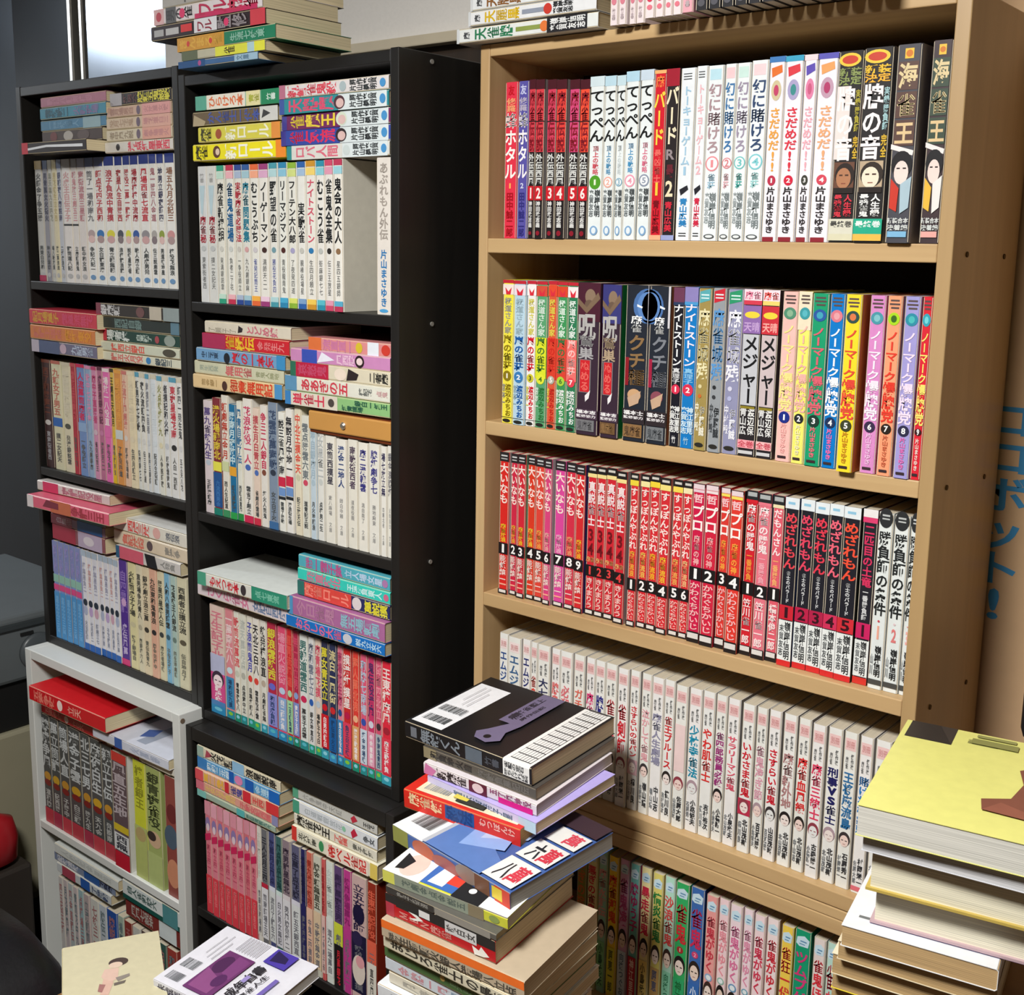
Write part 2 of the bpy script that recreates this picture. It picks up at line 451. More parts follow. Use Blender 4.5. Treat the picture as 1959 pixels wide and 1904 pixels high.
BX0, BX1 = -.4994, -.052
t = .015
r, pb = bookcase('black_bookcase', 'middle black bookcase with three shelves beside the oak bookcase', BX0, BX1, -.09, .2, -.437, .5395, (-.4368, -.117, .2016, .5229), t, .0145, BLACK, BLACKV, BLACK)
SCREW = plain('screw_cap', 'b0aea8', .3, .5)
dots(r, [(at_x(826, 118, -.0518).y, at_x(826, 118, -.0518).z), (at_x(826, 620, -.0518).y, at_x(826, 620, -.0518).z), (at_x(823, 1075, -.0518).y, at_x(823, 1075, -.0518).z)], -.0512, (BX0 + BX1) / 2, -.09, -.437, 'screw', SCREW, .003)
bookcase('black_bookcase', 'left black bookcase with three shelves, nearest the steel locker', -.9586, BX0 - .0008, -.09, .2, -.4195, .553, (-.419, -.1075, .2175, .5375), t, .0145, BLACK, BLACKV, BLACK)
r, pb = bookcase('black_bookcase', 'low black bookcase under the middle one, mostly hidden by book piles', -.488, -.030, -.122, .195, FLOOR, -.4375, (-1.33, -1.07, -.755), .0155, .0145, BLACK, BLACKV, BLACK)
pb('top_board', (-.4725, -.0455, -.1218, .195, -.459, -.4375), BLACK)
r, pb = bookcase('white_bookcase', 'white bookcase under the left black one', -.955, -.4895, -.132, .19, FLOOR, -.42, (-1.33, -1.09, -.760), .019, .0145, WHITEL, WHITEL, WHITEL)
pb('top_board', (-.936, -.5085, -.1318, .19, -.437, -.42), WHITEL)
dots(r, [(-.126, -.431)], -.4892, (-.955 - .4895) / 2, -.132, FLOOR, 'screw', plain('rusty_screw', '6a5a4a', .7), .004)

# cardboard sheet leaning flat against the wall right of the oak bookcase
k = MB(); k.box(.45, 1.25, .207, .216, FLOOR, .75, plain('brown_cardboard', 'c2a17c', .8, noise=.05, nscale=60))
k.box(.45, 1.25, .2055, .207, FLOOR, .75, plain('brown_cardboard_liner', 'c2a17c', .8, noise=.05, nscale=60))
BL = '3f88b8'
els = []
P0 = at_y(1925, 765, .2055); P1 = at_y(1900, 1190, .2055)
draw(k, [T(0, 1, 'コロボット!', BL, .9, .5, True)], Vector((.5755, .2054, P0.z)), EX, -EZ, .062, P0.z - P1.z, -EY)
tag(k.obj('cardboard_sheet'), 'brown cardboard sheet with blue lettering behind the oak bookcase', 'cardboard')
# dark bag corner at the right edge
k = MB(); k.prism([(.0, .0), (.12, .0), (.12, .06), (.0, .06)], 0, .115, plain('black_plastic_case', '1c1d20', .4, bump=.1))
o = k.obj('black_case', None, .012); tag(o, 'black plastic case at the right edge behind the yellow book', 'case')
P = at_y(1944, 1418, .10); o.location = (P.x, .10, P.z)

# left corner: cabinet, dark gap stand, grey appliance
CREAMC = plain('olive_beige_panel', '8f8a74', .6, noise=.04)
t_ = thing('beige_cabinet', 'olive beige cabinet at the left edge beside the white bookcase', 'cabinet', (-1.3, -.1, FLOOR))
k = MB(); k.box(-.25, .25, -.35, .26, .40, .745, CREAMC); k.obj('body', t_, .006)
k = MB(); k.box(-.24, .24, -.34, .25, .0, .40, plain('dark_recess', '1a1816', .8)); k.obj('plinth', t_, .004)
k = MB(); k.box(-.25, .252, -.35, .26, .395, .412, plain('cable_trough', '6e6756', .6)); k.obj('bottom_rail', t_, .003)
k = MB(); k.box(-1.5, -1.062, -.4, .12, FLOOR + .745, -.520, plain('dark_gap_black', '171717', .5)); tag(k.obj('gap_filler', None, .004), 'black stand for the dark gap between grey stereo and beige cabinet', 'filler')  # solid block added where only a dark gap lies
t_ = thing('stereo', 'grey stereo with a round dial at the left edge', 'stereo', (-1.28, -.12, -.5195))
GREY = plain('grey_plastic', '5b6062', .45)
k = MB(); k.box(-.22, .23, -.3, .24, 0, .128, GREY); k.obj('body', t_, .008)
k = MB(); k.box(-.222, .236, -.3, .242, .104, .116, plain('stereo_lip', '33383a', .4)); k.obj('lip', t_, .002)
k = MB(); k.lathe([(.036, 0), (.036, .006), (.030, .009), (.012, .009)], 28, plain('dial_grey', '4a4f52', .35)); o = k.obj('dial', t_, 0, True); o.rotation_euler = (0, math.pi / 2, 0); o.location = (.2295, .062, .052)
k = MB(); k.box(0, .003, .02, .045, .088, .094, plain('slot_dark', '151515', .5)); o = k.obj('slot', t_); o.location = (.2295, .01, 0)
# red pouch and dark box on the floor stack, black bag
k = MB(); k.box(-1.03, -.957, -.30, -.14, FLOOR, -.835, plain('dark_brown_box', '2a241f', .6)); tag(k.obj('storage_box', None, .006), 'dark brown box between the cabinet and the white bookcase', 'box')
def blob(name, prof, seg, m, c, sx, sy, sup=2.6, wob=.0):
    k = MB(); vs = []; fs = []
    for i, (r, z) in enumerate(prof):
        for j in range(seg):
            a = 2 * math.pi * j / seg; ca, sa = math.cos(a), math.sin(a)
            q = (abs(ca) ** sup + abs(sa) ** sup) ** (-1 / sup) * (1 + wob * math.sin(3 * a + i))
            vs.append((c[0] + r * q * ca * sx, c[1] + r * q * sa * sy, c[2] + z))
    for i in range(len(prof) - 1):
        for j in range(seg):
            j2 = (j + 1) % seg; fs.append((i * seg + j, i * seg + j2, (i + 1) * seg + j2, (i + 1) * seg + j))
    fs.append(tuple(range(seg - 1, -1, -1))); fs.append(tuple((len(prof) - 1) * seg + j for j in range(seg)))
    k.add(vs, fs, m); return k
k = blob('red_pouch', [(.5, 0), (.95, .01), (1, .05), (.8, .085), (.3, .10)], 24, plain('red_vinyl', '9c1a22', .35, bump=.3), (-.998, -.20, -.834), .034, .055, 2.4, .05)
tag(k.obj('red_pouch', None, 0, True), 'small red pouch between the white bookcase and the black bag', 'pouch')
LEATHER = plain('black_leather', '17181b', .38, noise=.2, nscale=120, bump=.25)
t_ = thing('shoulder_bag', 'black leather bag in the bottom left corner', 'bag', (-.73, -.37, FLOOR))
k = blob('body', [(.85, 0), (1, .02), (1, .32), (.97, .44), (.86, .53), (.62, .585), (.3, .60)], 36, LEATHER, (0, 0, 0), .215, .115, 3.2, .015)
k.obj('body', t_, 0, True)
k = MB(); k.box(-.17, .17, -.124, -.116, .18, .50, LEATHER); k.obj('flap', t_, .006)
k = MB(); k.lathe([(.004, 0), (.004, .003), (.002, .005)], 12, plain('bag_rivet', 'cfcfca', .25, .9)); o = k.obj('rivet', t_); o.rotation_euler = (math.pi / 2, 0, 0); o.location = (.10, -.126, .42)
# ================================================================== oak bookcase, comics row by row (spine sides in photo pixels at the foot of the row)
K = '1c1a1b'; WH = 'e9eceb'; RD = 'd5222e'; GY = '6d7072'
def wl(s): return 'oak bookcase %s' % s
R1 = 'comics on the top shelf of the oak bookcase'
rows = []
rows.append((963, 986.3, 'e2364c', [T(.02, .085, '友', 'c01020', .5), T(.10, .19, '修羅', 'f0a070', .75), T(.19, .62, '蜂ホタル', 'fbf3ee', .95), T(.64, .68, '1', 'f5b060', .5), T(.70, .99, '田中誠二郎', 'a8121e', .6)], 'red comic with white title, numbered 1', {'top': 157}))
rows.append((986.3, 1007, '5a55a5', [T(.02, .085, '友', 'c9cdf0', .6), T(.10, .19, '修羅', 'b8b0c8', .75), T(.19, .62, '蜂ホタル', 'f5f1f6', .95), T(.64, .68, '2', 'd0d4f0', .5), T(.70, .99, '田中誠二郎', '33307c', .6)], 'violet blue comic with white title', {'top': 155}))
for i, (a, b, c) in enumerate(((1007, 1020.5, 'd4404e'), (1020.5, 1037, 'd8414a'), (1041.5, 1059, 'd23f5c'), (1059, 1078.5, 'e2433c'), (1084, 1103, 'd4497a'), (1103, 1122, 'ee5038'))):
    rows.append((a, b, '252022', [B(.06, .45, c, .06, .94), B(.0, .06, '4a1a24'), T(.07, .45, '麻雀伝説', '7e1522', .78), B(.255, .262, K, .0, 1), T(.46, .66, '外伝西風', 'd9dbd8', .8), B(.665, .755, 'c8202c', .04, .96), T(.67, .75, str(i + 1), 'fbe6e2', .8), T(.76, .93, '神田武志画', 'e6e6e4', .5), O(.965, '8a1c2c', .22)], 'black comic with tall red block, numbered %d' % (i + 1), {'dy': -.004 if i in (1, 3) else .001, 'side': '8d8787', 'top': 152}))
for i, (a, b, c) in enumerate(((1122, 1149, 'd04858'), (1149, 1171, '4a8fb8'), (1171, 1189, 'c9d2d4'), (1189, 1214, '3f92c4'), (1216, 1241, 'd86a88'))):
    nc = ('4f9a28', 'e8a898', '7aa8c0', 'e89ab0', '8a94a8')[i]
    rows.append((a, b, 'e4ebec', [B(.0, .06, ('cfe0e6', 'b9d8e6', 'c4dde6', 'b0d4e6', 'c6d6e4')[i]), T(.08, .40, 'てっぺん', '17191a', 1.05), T(.42, .60, '頂上の戦略', c, .42), O(.645, nc, .40), O(.645, 'eef2f2', .30) if i else O(.645, nc, .3), T(.625, .665, str(i + 1), nc if i else 'e8f0d8', .5), T(.69, .86, '嶺岸信明', '4a5052', .42, .70), T(.69, .86, '来賀友志', '7d8486', .34, .28), O(.945, '7fa6cc', .28, .5, .03), O(.945, 'dfe8ee', .16, .5, .02)], 'white comic with black brushed title, numbered %d' % (i + 1), {'top': (146, 145, 144, 136, 133)[i]}))
rows.append((1241, 1264, 'd02030', [B(0, .02, 'f0b070'), T(.03, .10, '麻', 'f08040', .7), T(.12, .44, 'バード', 'f6d648', 1.0), T(.46, .66, '最凶雀士', 'e86a60', .6), T(.65, .74, '1', 'f8c840', .8), T(.76, .96, '青山広美', '7a0c18', .6), B(.97, 1, 'e8b088')], 'red comic with yellow title', {'top': 134}))
rows.append((1264, 1289, '2b2527', [B(0, .10, 'a01c30'), T(.10, .44, 'バード', 'ece0c0', 1.0), T(.46, .53, 'R', '94888c', .8), T(.55, .63, '最', '6a2430', .6), T(.64, .75, '2', 'e9dcb8', .9), T(.77, .95, '青山広美', 'd42c40', .6), B(.97, 1, '9aa4d0')], 'black comic with cream title', {'top': 131}))
for i, (a, b, c, c2) in enumerate(((1289, 1319, '9ec4dc', '2e86c4'), (1319.5, 1341, 'efb6be', 'd42848'))):
    rows.append((a, b, 'e6ebef', [B(.03, .035, '33383a', .2, .75), B(.045, .05, '33383a', .2, .75), B(.06, .065, '33383a', .2, .75), T(.10, .62, 'トーキョーゲーム' + str(i + 1), c, .62), Q(((.2, .70), (.72, .675), (.8, .70), (.3, .735)), '23242c'), T(.75, .92, '青山広美', c2, .55), B(.955, .96, '2a2c2e', .25, .75), B(.97, .975, '2a2c2e', .25, .75)], 'white comic with %s thin title' % ('pale blue' if i == 0 else 'pale pink'), {'top': (130, 126)[i]}))
for i, (a, b, c, c2, c3) in enumerate(((1341, 1371, 'a88e94', 'e48c94', '9cc0d4'), (1371, 1395, '3d74a8', 'd88088', 'e2b0b8'), (1395, 1421, '9a8fa4', '6fc0c0', '48a8a0'), (1421, 1454, '30466c', '7cc8d0', '9cd4d4'))):
    rows.append((a, b, 'e6ecee', [B(.02, .08, ('b8dce8', 'f0c8cc', 'c8e4dc', 'f0d0d4')[i], .15, .85), T(.10, .50, '幻に賭けろ', c, .85), O(.555, c2, .42), O(.555, 'e9eef0', .34), T(.53, .58, str(i + 1), c2, .6), T(.61, .70, '雀荘', c3, .5), T(.72, .93, '嶺岸信明', '7d8688', .45, .64), T(.72, .90, '来賀友志', 'a4acae', .3, .28), O(.975, '55595b', .34, .5, .014), O(.975, 'dfe4e4', .24, .5, .008)], 'white comic with %s brushed title, numbered %d' % (('rose', 'blue', 'mauve', 'navy')[i], i + 1), {'top': (125, 122, 120, 115)[i]}))
for i, (a, b, c, tc, bl) in enumerate(((1454, 1485, 'e0702c', 'e8a040', 'c04068'), (1485, 1519, 'd83844', 'd82c40', '3c8c8c'), (1519, 1545, '5c4ab0', 'f0a8b4', 'c85a80'), (1545, 1584, 'e8a060', 'f0a878', 'b03868'))):
    rows.append((a, b, 'ece9f1', [B(.0, .03, ('3d78b8', '38a0c4', 'f0d8dc', '5a56b4')[i]), Q(((.15, .06), (.8, .045), (.85, .085), (.2, .11)), c), O(.18, ('cfc09a', 'a8a0c8', 'e080a8', 'c09ab0')[i], .32, .5, .055), O(.18, bl, .16, .5, .03), T(.27, .62, 'さだめだ!!', tc, .72), O(.665, ('b8304c', 'd01c3c', '3a3c34', 'd04458')[i], .26, .5, .028), T(.65, .68, str(i + 1), 'f4f0f0', .36), T(.70, .955, '片山まさゆき', '2a2628', .56), B(.975, 1, '8c2430', .1, .8)], 'white comic with %s title blocks and small portrait medal' % ('orange', 'red', 'pale pink', 'peach')[i], {'top': (108, 106, 104, 101)[i]}))
for i, (a, b) in enumerate(((1584, 1631), (1631, 1686))):
    rows.append((a, b, '2a2829', [O(.045, 'f0c840', .44, .45, .035), O(.045, 'c8402c', .32, .45, .022), H(.085, .13, '新装', ('8c9a5a', 'f0c030')[i]), H(.13, .175, '決定', ('8c9a5a', 'f0b030')[i]), B(.18, .56, ('e8dcd8', '4a2630')[i], .02, .56 if i == 0 else .03), T(.18, .57, '牌の音', 'f6ecec', .72, .40), T(.20, .42, '実録勝負師', ('b8ac3c', 'a9d0d4')[i], .2, .86), T(.44, .56, '完全', 'd8b030', .2, .86),
                 B(.575, .735, ('6a4636', 'b9a488')[i], .08, .9), O(.645, ('2c221e', '30261f')[i], .40, .52, .066), O(.66, ('b07a58', 'eadfc8')[i], .30, .48, .055), B(.64, .648, '4a3026', .3, .44), B(.64, .648, '4a3026', .54, .68), B(.685, .69, '8a4a3c', .4, .58), B(.71, .74, '241c1a', .1, .9),
                 T(.745, .865, '最強雀鬼', ('d83848', 'f2f2f0')[i], .34, .32), T(.745, .865, '人生録', ('d83848', 'f2f2f0')[i], .34, .72), B(.875, .955, ('d8d6c4', '22a888')[i]), H(.885, .92, '最終巻', ('3a3a38', 'e9f4ee')[i]), B(.955, .99, ('d6d2b4', 'e8b850')[i])], 'black comic with white title and %s man portrait' % ('dark' if i == 0 else 'pale'), {'top': (97, 90)[i], 'side': 'cfcfd0', 'dy': (0, -.004)[i]}))
for i, (a, b) in enumerate(((1692, 1738), (1757, 1797))):
    gc = ('5a4038', '3a4a3c')[i]
    rows.append((a, b, ('4a4a52', '43363a')[i], [B(.02, .07, 'f0c040', .32, .68), O(.045, 'd07828', .14, .5), B(.085, .225, gc, .08, .92), T(.09, .22, '海', 'dcc898', .8), B(.235, .365, gc, .08, .92), T(.24, .36, '雀', 'dcc898', .8), B(.375, .505, gc, .08, .92), T(.38, .50, '王', 'dcc090', .8),
                 Q(((.0, .495), (.95, .53), (.92, .555), (.0, .52)), 'ece4e2'), O(.60, '17161a', .44, .5, .07), O(.64, 'f0d8d0', .30, .5, .06), B(.615, .622, '201c1c', .3, .44), B(.615, .622, '201c1c', .56, .7), Q(((.1, .67), (.45, .72), (.4, .84), (.1, .82)), ('c83828', 'e8b840')[i]), Q(((.5, .70), (.95, .66), (.9, .82), (.55, .85)), ('a8c0cc', 'e8e4e0')[i]), H(.87, .90, '新装合本', 'd8dcda'), H(.905, .935, '決着編', 'cfd4d2'), B(.94, .97, ('7db4d8', 'e8a8a0')[i], .1, .9)], '%s comic with three framed gold characters' % ('dark grey' if i == 0 else 'dark brown'), {'top': (84, 76)[i], 'side': 'b4b2ba', 'dy': (-.009, 0)[i]}))
row(rows, .003, .3143, .19, wl('top shelf'), R1, 'comic_book')

R2 = 'comics on the second shelf of the oak bookcase'
rows = []
cs = [('f0e348', '9c9a88', 'e6e05c', '8a7818', 'yellow'), ('b8d4e4', '9ab4c0', 'b8d4e4', '1c5ca8', 'pale blue'), ('eceae8', 'd4cc60', 'eceae8', 'd81c2c', 'white'), ('5aa070', 'cfe4d4', 'd8e030', '2c7a3c', 'green'), ('d85a3c', 'e0cc50', 'd8402c', 'c82820', 'orange'), ('3f9458', 'd8ecdc', 'd84434', '2c7040', 'dark green'), ('2f7a54', 'dfece4', 'e8706c', 'f0c0bc', 'green and pink')]
for i, (a, b) in enumerate(((959, 979.5), (979.5, 1002), (1002, 1021.7), (1021.7, 1042.5), (1042.5, 1061), (1061, 1080.5), (1080.5, 1100))):
    c, t1, bnd, t2, nm = cs[i]
    rows.append((a, b, c, [B(0, .022, 'c02838'), B(.03, .10, ('f0e0d8', 'e8dce4', 'f4ecec', 'd0503c', 'e04c30', 'd8482c', 'f0e4e4')[i]), Q(((.2, .05), (.5, .08), (.8, .05), (.7, .10), (.3, .10)), 'd83040'), T(.12, .37, '極道さん家', t1, .66), B(.38, .66, bnd) if i in (3, 4, 5, 6) else B(.38, .381, bnd), T(.38, .62, '嵐の雀荘', t2 if i != 3 else '3c7030', .8), O(.665, ('8a7818', '3c7cb8', 'd0c838', 'e0e43c', 'b0b0a0', 'a8d040', 'e04050')[i], .38), T(.645, .685, str(i + 1), ('f0ecd8', 'f0f4f8', '3a3a20', '4a7820', 'f4f4f0', '3a6c30', 'fff0f0')[i], .5), T(.72, .95, '渡辺みちお', t2 if i < 5 else 'eef2ee', .55, .62), T(.72, .88, '宮本一', t1, .28, .22), B(.955, .958, '2a2a28'), O(.98, '2a2a26', .36, .5, .012)], '%s comic of the numbered series, numbered %d' % (nm, i + 1), {'dy': (0, -.002, 0, 0, .001, 0, -.002)[i]}))
for i, (a, b) in enumerate(((1100, 1141.8), (1146, 1181))):
    rows.append((a, b, '3a2a38', [B(0, .25, ('4a2030', '3a3a78')[i]), O(.09, '8a7460', .24, .55, .05), O(.14, '6a5648', .2, .5, .03), Q(((.0, .10), (.4, .16), (.9, .06), (1, .1), (.4, .2), (.0, .14)), '7a6450'), T(.19, .37, '呪', 'b0aeac', .84, .42), T(.34, .50, '鷲巣', ('a8a6a8', 'b09a80')[i], .7, .42), B(.50, .72, '7c7478', .12, .66), B(.505, .715, 'c8242c', .17, .61), T(.51, .71, 'ぬめる', 'e0645c', .42, .39), Q(((.42, .74), (.66, .70), (.6, .755), (.44, .78)), 'e8e4e6'), B(.83, .895, '4a3848'), H(.835, .86, '福本志', 'f4f2f2'), H(.865, .885, '監修協力', 'e8e4e6'), B(.90, .975, ('77777a', '6e5236')[i], .04, .88), H(.905, .97, '鬼麻雀', ('5c5c60', '8a6a44')[i], .1, .8)], 'thick dark plum comic with %s metallic lettering' % ('silver' if i == 0 else 'bronze'), {'side': ('4a2440', '1c7a3c')[i], 'dy': -.004}))
for i, (a, b) in enumerate(((1189.5, 1232), (1234, 1273))):
    rows.append((a, b, '252a34', [O(.13, '4a70a8', .62, .95 if i == 0 else .05, .11), O(.13, '5d86c0', .45, .95 if i == 0 else .05, .09), Q(((.5, .12), (.75, .135), (.72, .145), (.5, .135)), 'e8f0f4'), B(0, .26, 'cfcdd2', .90 if i else .98, 1.0), H(.19, .245, '麻', 'f2f4f2', .25, .75), H(.245, .30, '雀', 'f2f4f2', .25, .75), T(.31, .64, 'クチ種', ('8a6c48', '7c8088')[i], .8, .55), B(.46, .64, ('8c1c28', 'a02040')[i], .06, .22), O(.70, ('c8a078', '8a4a58')[i], .3, .5, .04), Q(((.2, .72), (.8, .67), (.7, .75), (.3, .78)), 'c4a488'), B(.79, .885, '30282c'), H(.80, .83, '福本士', 'f4f2f2'), H(.835, .855, '監修協力', 'e8e4e6'), B(.89, .975, ('8c6a44', '74787c')[i], .05, .9), H(.90, .97, '鬼麻雀', ('5a4430', '4c5054')[i], .1, .85)], 'thick midnight blue comic with %s half of a blue face' % ('left' if i == 0 else 'right'), {'side': ('c9c5cc', 'b8704c')[i], 'dy': -.003}))
for i, (a, b) in enumerate(((1278, 1298.6), (1298.6, 1324.3))):
    rows.append((a, b, ('1d1d26', '1878c0')[i], [B(0, .09, ('6a3a54', '8a80b8')[i]), B(.09, .11, ('2c3c5c', '4c98d0')[i]), T(.10, .49, 'ナイトストーン', ('eef0f2', 'f0b4cc')[i] if i == 0 else 'f2e4ee', .92), T(.50, .60, '真理子', ('d8dadc', '8cc4e8')[i], .72), O(.635, 'd83050', .40), T(.615, .655, '12'[i], 'f6e8ea', .5), T(.74, .91, '来賀友志', ('eef0ee', 'cfe8f4')[i], .5, .3), T(.74, .91, '神江里見', ('eef0ee', 'cfe8f4')[i], .5, .75), T(.93, .98, '竹', ('e8e8e8', '9ccbe8')[i], .4)], '%s comic with long katakana title' % ('navy black' if i == 0 else 'bright blue'), {}))
for i, (a, b) in enumerate(((1324.3, 1349), (1351, 1376), (1378, 1408.5))):
    rows.append((a, b, ('a08c50', '94999e', '8f90b0')[i], [Q(((.1, .02), (.9, .0), (.9, .07), (.1, .09)), ('58a8b0', 'c82838', '2c9468')[i]), B(.035, .043, 'd8ecec', .2, .8), B(.055, .062, 'd8ecec', .2, .8), T(.12, .56, '麻雀城残', ('e4dcb0', '5a94cc', 'e8e8f0')[i], .86), O(.60, ('d8cc9c', '2c2e30', 'd0d0e4')[i], .14, .4), O(.66, ('c86a30', '3a3c40', 'b0b4d8')[i], .14, .4), T(.72, .91, '伊藤誠', ('f0ecd8', '3a3e42', 'f0f0f8')[i], .42, .65), T(.70, .88, '中村毅', ('ece8d0', '4a4e52', 'e4e4f0')[i], .3, .25), O(.965, '2c2a26', .34, .5, .014)], '%s comic with slanted label at its head' % ('olive gold', 'grey', 'lavender grey')[i], {'side': 'b8b8bc', 'dy': (-.003, -.003, 0)[i]}))
for i, (a, b) in enumerate(((1408.5, 1443), (1443, 1476))):
    rows.append((a, b, '2a2629', [B(0, .065, 'f0d8e0'), H(.01, .06, '麻雀', ('d87090', 'd84038')[i]), B(.065, .09, ('d03c50', 'e8d070')[i]), B(.095, .26, ('8c68a8', 'c8303c')[i]), O(.15, 'e8d040', .42, .5, .02), H(.19, .25, '天晴', ('c0a0d0', 'f0a8a0')[i]), B(.265, .69, ('c0c2c8', 'c8b8ba')[i], .06, .94), T(.27, .685, 'メジャー', '17171a', .9, .5), T(.70, .87, '青山広', 'd8d8d8', .4, .28), T(.70, .87, '渡辺保', 'e8e8e6', .4, .72), B(.695, .71, '8a7c28', .1, .9), B(.90, .95, ('f0a0a8', 'f0b8b8')[i], .03, .97), H(.905, .945, '全巻', 'c04858'), B(.965, .985, 'c8c8ca', .1, .9)], 'black comic with outlined title and %s upper band' % ('purple' if i == 0 else 'red'), {'side': '5a565c'}))
nm = [('f2bcb4', 'f2e08c', '1c2c84', 'f0b0ac', '4f8c70', 'pink'), ('efe870', 'f0b4a8', '23282c', 'ece4c0', '3c98a0', 'pale yellow'), ('1d9a6c', 'd86070', '1c3830', 'e87080', '2a58a0', 'green'), ('0c78c8', 'f2f4f6', '1c3058', 'f070b0', 'd87888', 'blue'), ('f4d830', 'e04838', '3a4028', 'c88c20', '2c4c48', 'yellow'), ('d88cc8', 'f4e8f4', '3a2c4c', 'f0c4e8', '4898a8', 'orchid pink'), ('f4a078', 'e43c2c', '2a2018', 'c86848', '6a9820', 'peach'), ('a09ad4', 'f0dcf0', '2c2a48', 'e070b8', '2c8ca4', 'lavender'), ('d82838', 'f4e070', '3c1c1c', 'f4d8d0', '30a0b4', 'red')]
for i, (a, b) in enumerate(((1481, 1510.6), (1510.6, 1536), (1536, 1567), (1569, 1597), (1597.5, 1628), (1643, 1672.7), (1675, 1703), (1707, 1737), (1740, 1765))):
    c, tc, nc, ac, mc, cn = nm[i]
    head = [B(0, .22, 'e8dcc0')] if i == 1 else []
    rows.append((a, b, c, head + [B(.02, .03, '5a4a48', .2, .8), B(.04, .05, '5a4a48', .15, .85), B(.06, .07, '5a4a48', .25, .8), O(.125, 'a8d820' if i == 6 else mc, .40, .5, .035), O(.125, ('88b090', '58b4c0', '40a0b8', 'e0a0a8', 'd87848', '80c0c8', '3c6820', '48b8b8', '70d0d8')[i], .2, .5, .02), T(.19, .47, 'ノーマーク', tc, .85), T(.47, .70, '爆牌党', tc, .88), O(.735, nc, .36, .5), T(.715, .755, str(i + 1), 'f4f6f6', .42), T(.77, .95, '片山まさゆき', ac, .42), B(.965, .98, '3a2c30', .2, .75)], '%s comic numbered %d in a round badge' % (cn, i + 1), {'side': (None, None, 'b8c4c4', '9cb0cc', 'c87818', None, 'f0c0b0', 'b4a8d8', None)[i], 'dy': (0, 0, -.003, -.002, -.011, 0, -.002, -.003, 0)[i]}))
row(rows, .002, .082, .181, wl('second shelf'), R2, 'comic_book')

R3 = 'comics on the third shelf of the oak bookcase'
rows = []
for i, (a, b, c) in enumerate(((953, 970, 'd62b26'), (974, 987, 'cc2a46'), (987, 1001.5, 'cf2838'), (1004, 1020.4, 'd83a24'), (1020.4, 1037, 'dc4438'), (1037, 1050.4, 'd6447c'), (1057, 1076, 'd8489a'), (1078, 1096, 'd23048'), (1096, 1112.6, 'd22c30'))):
    rows.append((a, b, c, [B(0, .065, '2a2628'), B(.02, .03, 'c8c8c8', .15, .85), B(.042, .05, 'b0b0b0', .15, .85), T(.075, .36, '大いなも', 'f6dcd4', .95), T(.50, .63, '麻雀放浪', ('f0c030', 'f0a838', 'f0c02c', 'f4c838', 'f4a850', 'f0b0a8', 'f4b0cc', 'f0a070', 'f4b830')[i], .6), B(.635, .715, '201a1c'), T(.64, .71, str(i + 1), 'f4f2f0', .95), T(.72, .92, '能條純一', 'f0d8d0', .7), B(.925, .935, 'f0a890', .1, .9), B(.965, 1, '1f1a1b'), B(.97, .99, 'd8d4d0', .12, .88)], '%s comic with black number band %d' % (('scarlet', 'crimson', 'crimson', 'orange red', 'orange red', 'rose', 'magenta', 'red', 'red')[i], i + 1), {'side': ('b8b0b0', 'c85060', '6aa078', 'cfc4c4', 'd85c4c', 'c0b8bc', 'c860a0', 'c84050', '3c3a78')[i], 'dy': -.003 if i in (0, 2, 5, 8) else .001}))
for i, (a, b) in enumerate(((1118, 1135), (1135, 1152.7), (1152.7, 1171.6), (1171.6, 1190.5))):
    rows.append((a, b, 'cc2834', [B(0, .05, '22201f'), B(.015, .03, 'c8c4bc', .15, .85), B(.05, .075, 'ecd890'), T(.10, .40, '真説雀士', 'f0dcdc', .8), T(.41, .60, '34', '6a141c', .9), H(.605, .64, '麻雀', 'f0b070'), B(.66, .735, '1d1a1a'), T(.665, .73, str(i + 1), 'e04040', .8), T(.745, .955, 'きんまりう', 'f4c4bc', .8), B(.96, 1, '1f1a1b'), B(.968, .99, 'd8d4d0', .12, .88)], 'red comic with white block title and red numeral %d' % (i + 1), {'side': 'c0bcbc', 'dy': -.004 if i == 3 else .001}))
for i, (a, b) in enumerate(((1197, 1213), (1216.5, 1234), (1234, 1253), (1253, 1273), (1277, 1295.7), (1295.7, 1313.4))):
    rows.append((a, b, 'd22e36', [B(0, .045, '22201f'), B(.015, .03, 'c8c4bc', .15, .85), B(.045, .08, ('e8d040', 'ece0a0', 'ecd03c', 'ecdc80', 'ecd458', 'ece0b0')[i]), T(.09, .49, 'すっぽんやぶれ', 'f6dcd6', .86), T(.50, .67, '麻雀流浪', ('f0a840', 'f0b858', 'f4b030', 'f4b838', 'f0a858', 'f0b880')[i], .6), B(.68, .76, '1d1a1a'), T(.685, .755, str(i + 1), 'f4f2f0', .95), T(.77, .955, 'かわぐちかいじ', 'f4bcb4', .8), B(.96, 1, '1f1a1b'), B(.968, .99, 'd8d4d0', .12, .88)], 'red comic with dense white title, black band numeral %d' % (i + 1), {'side': 'c09a98', 'dy': -.003 if i in (0, 3) else .001}))
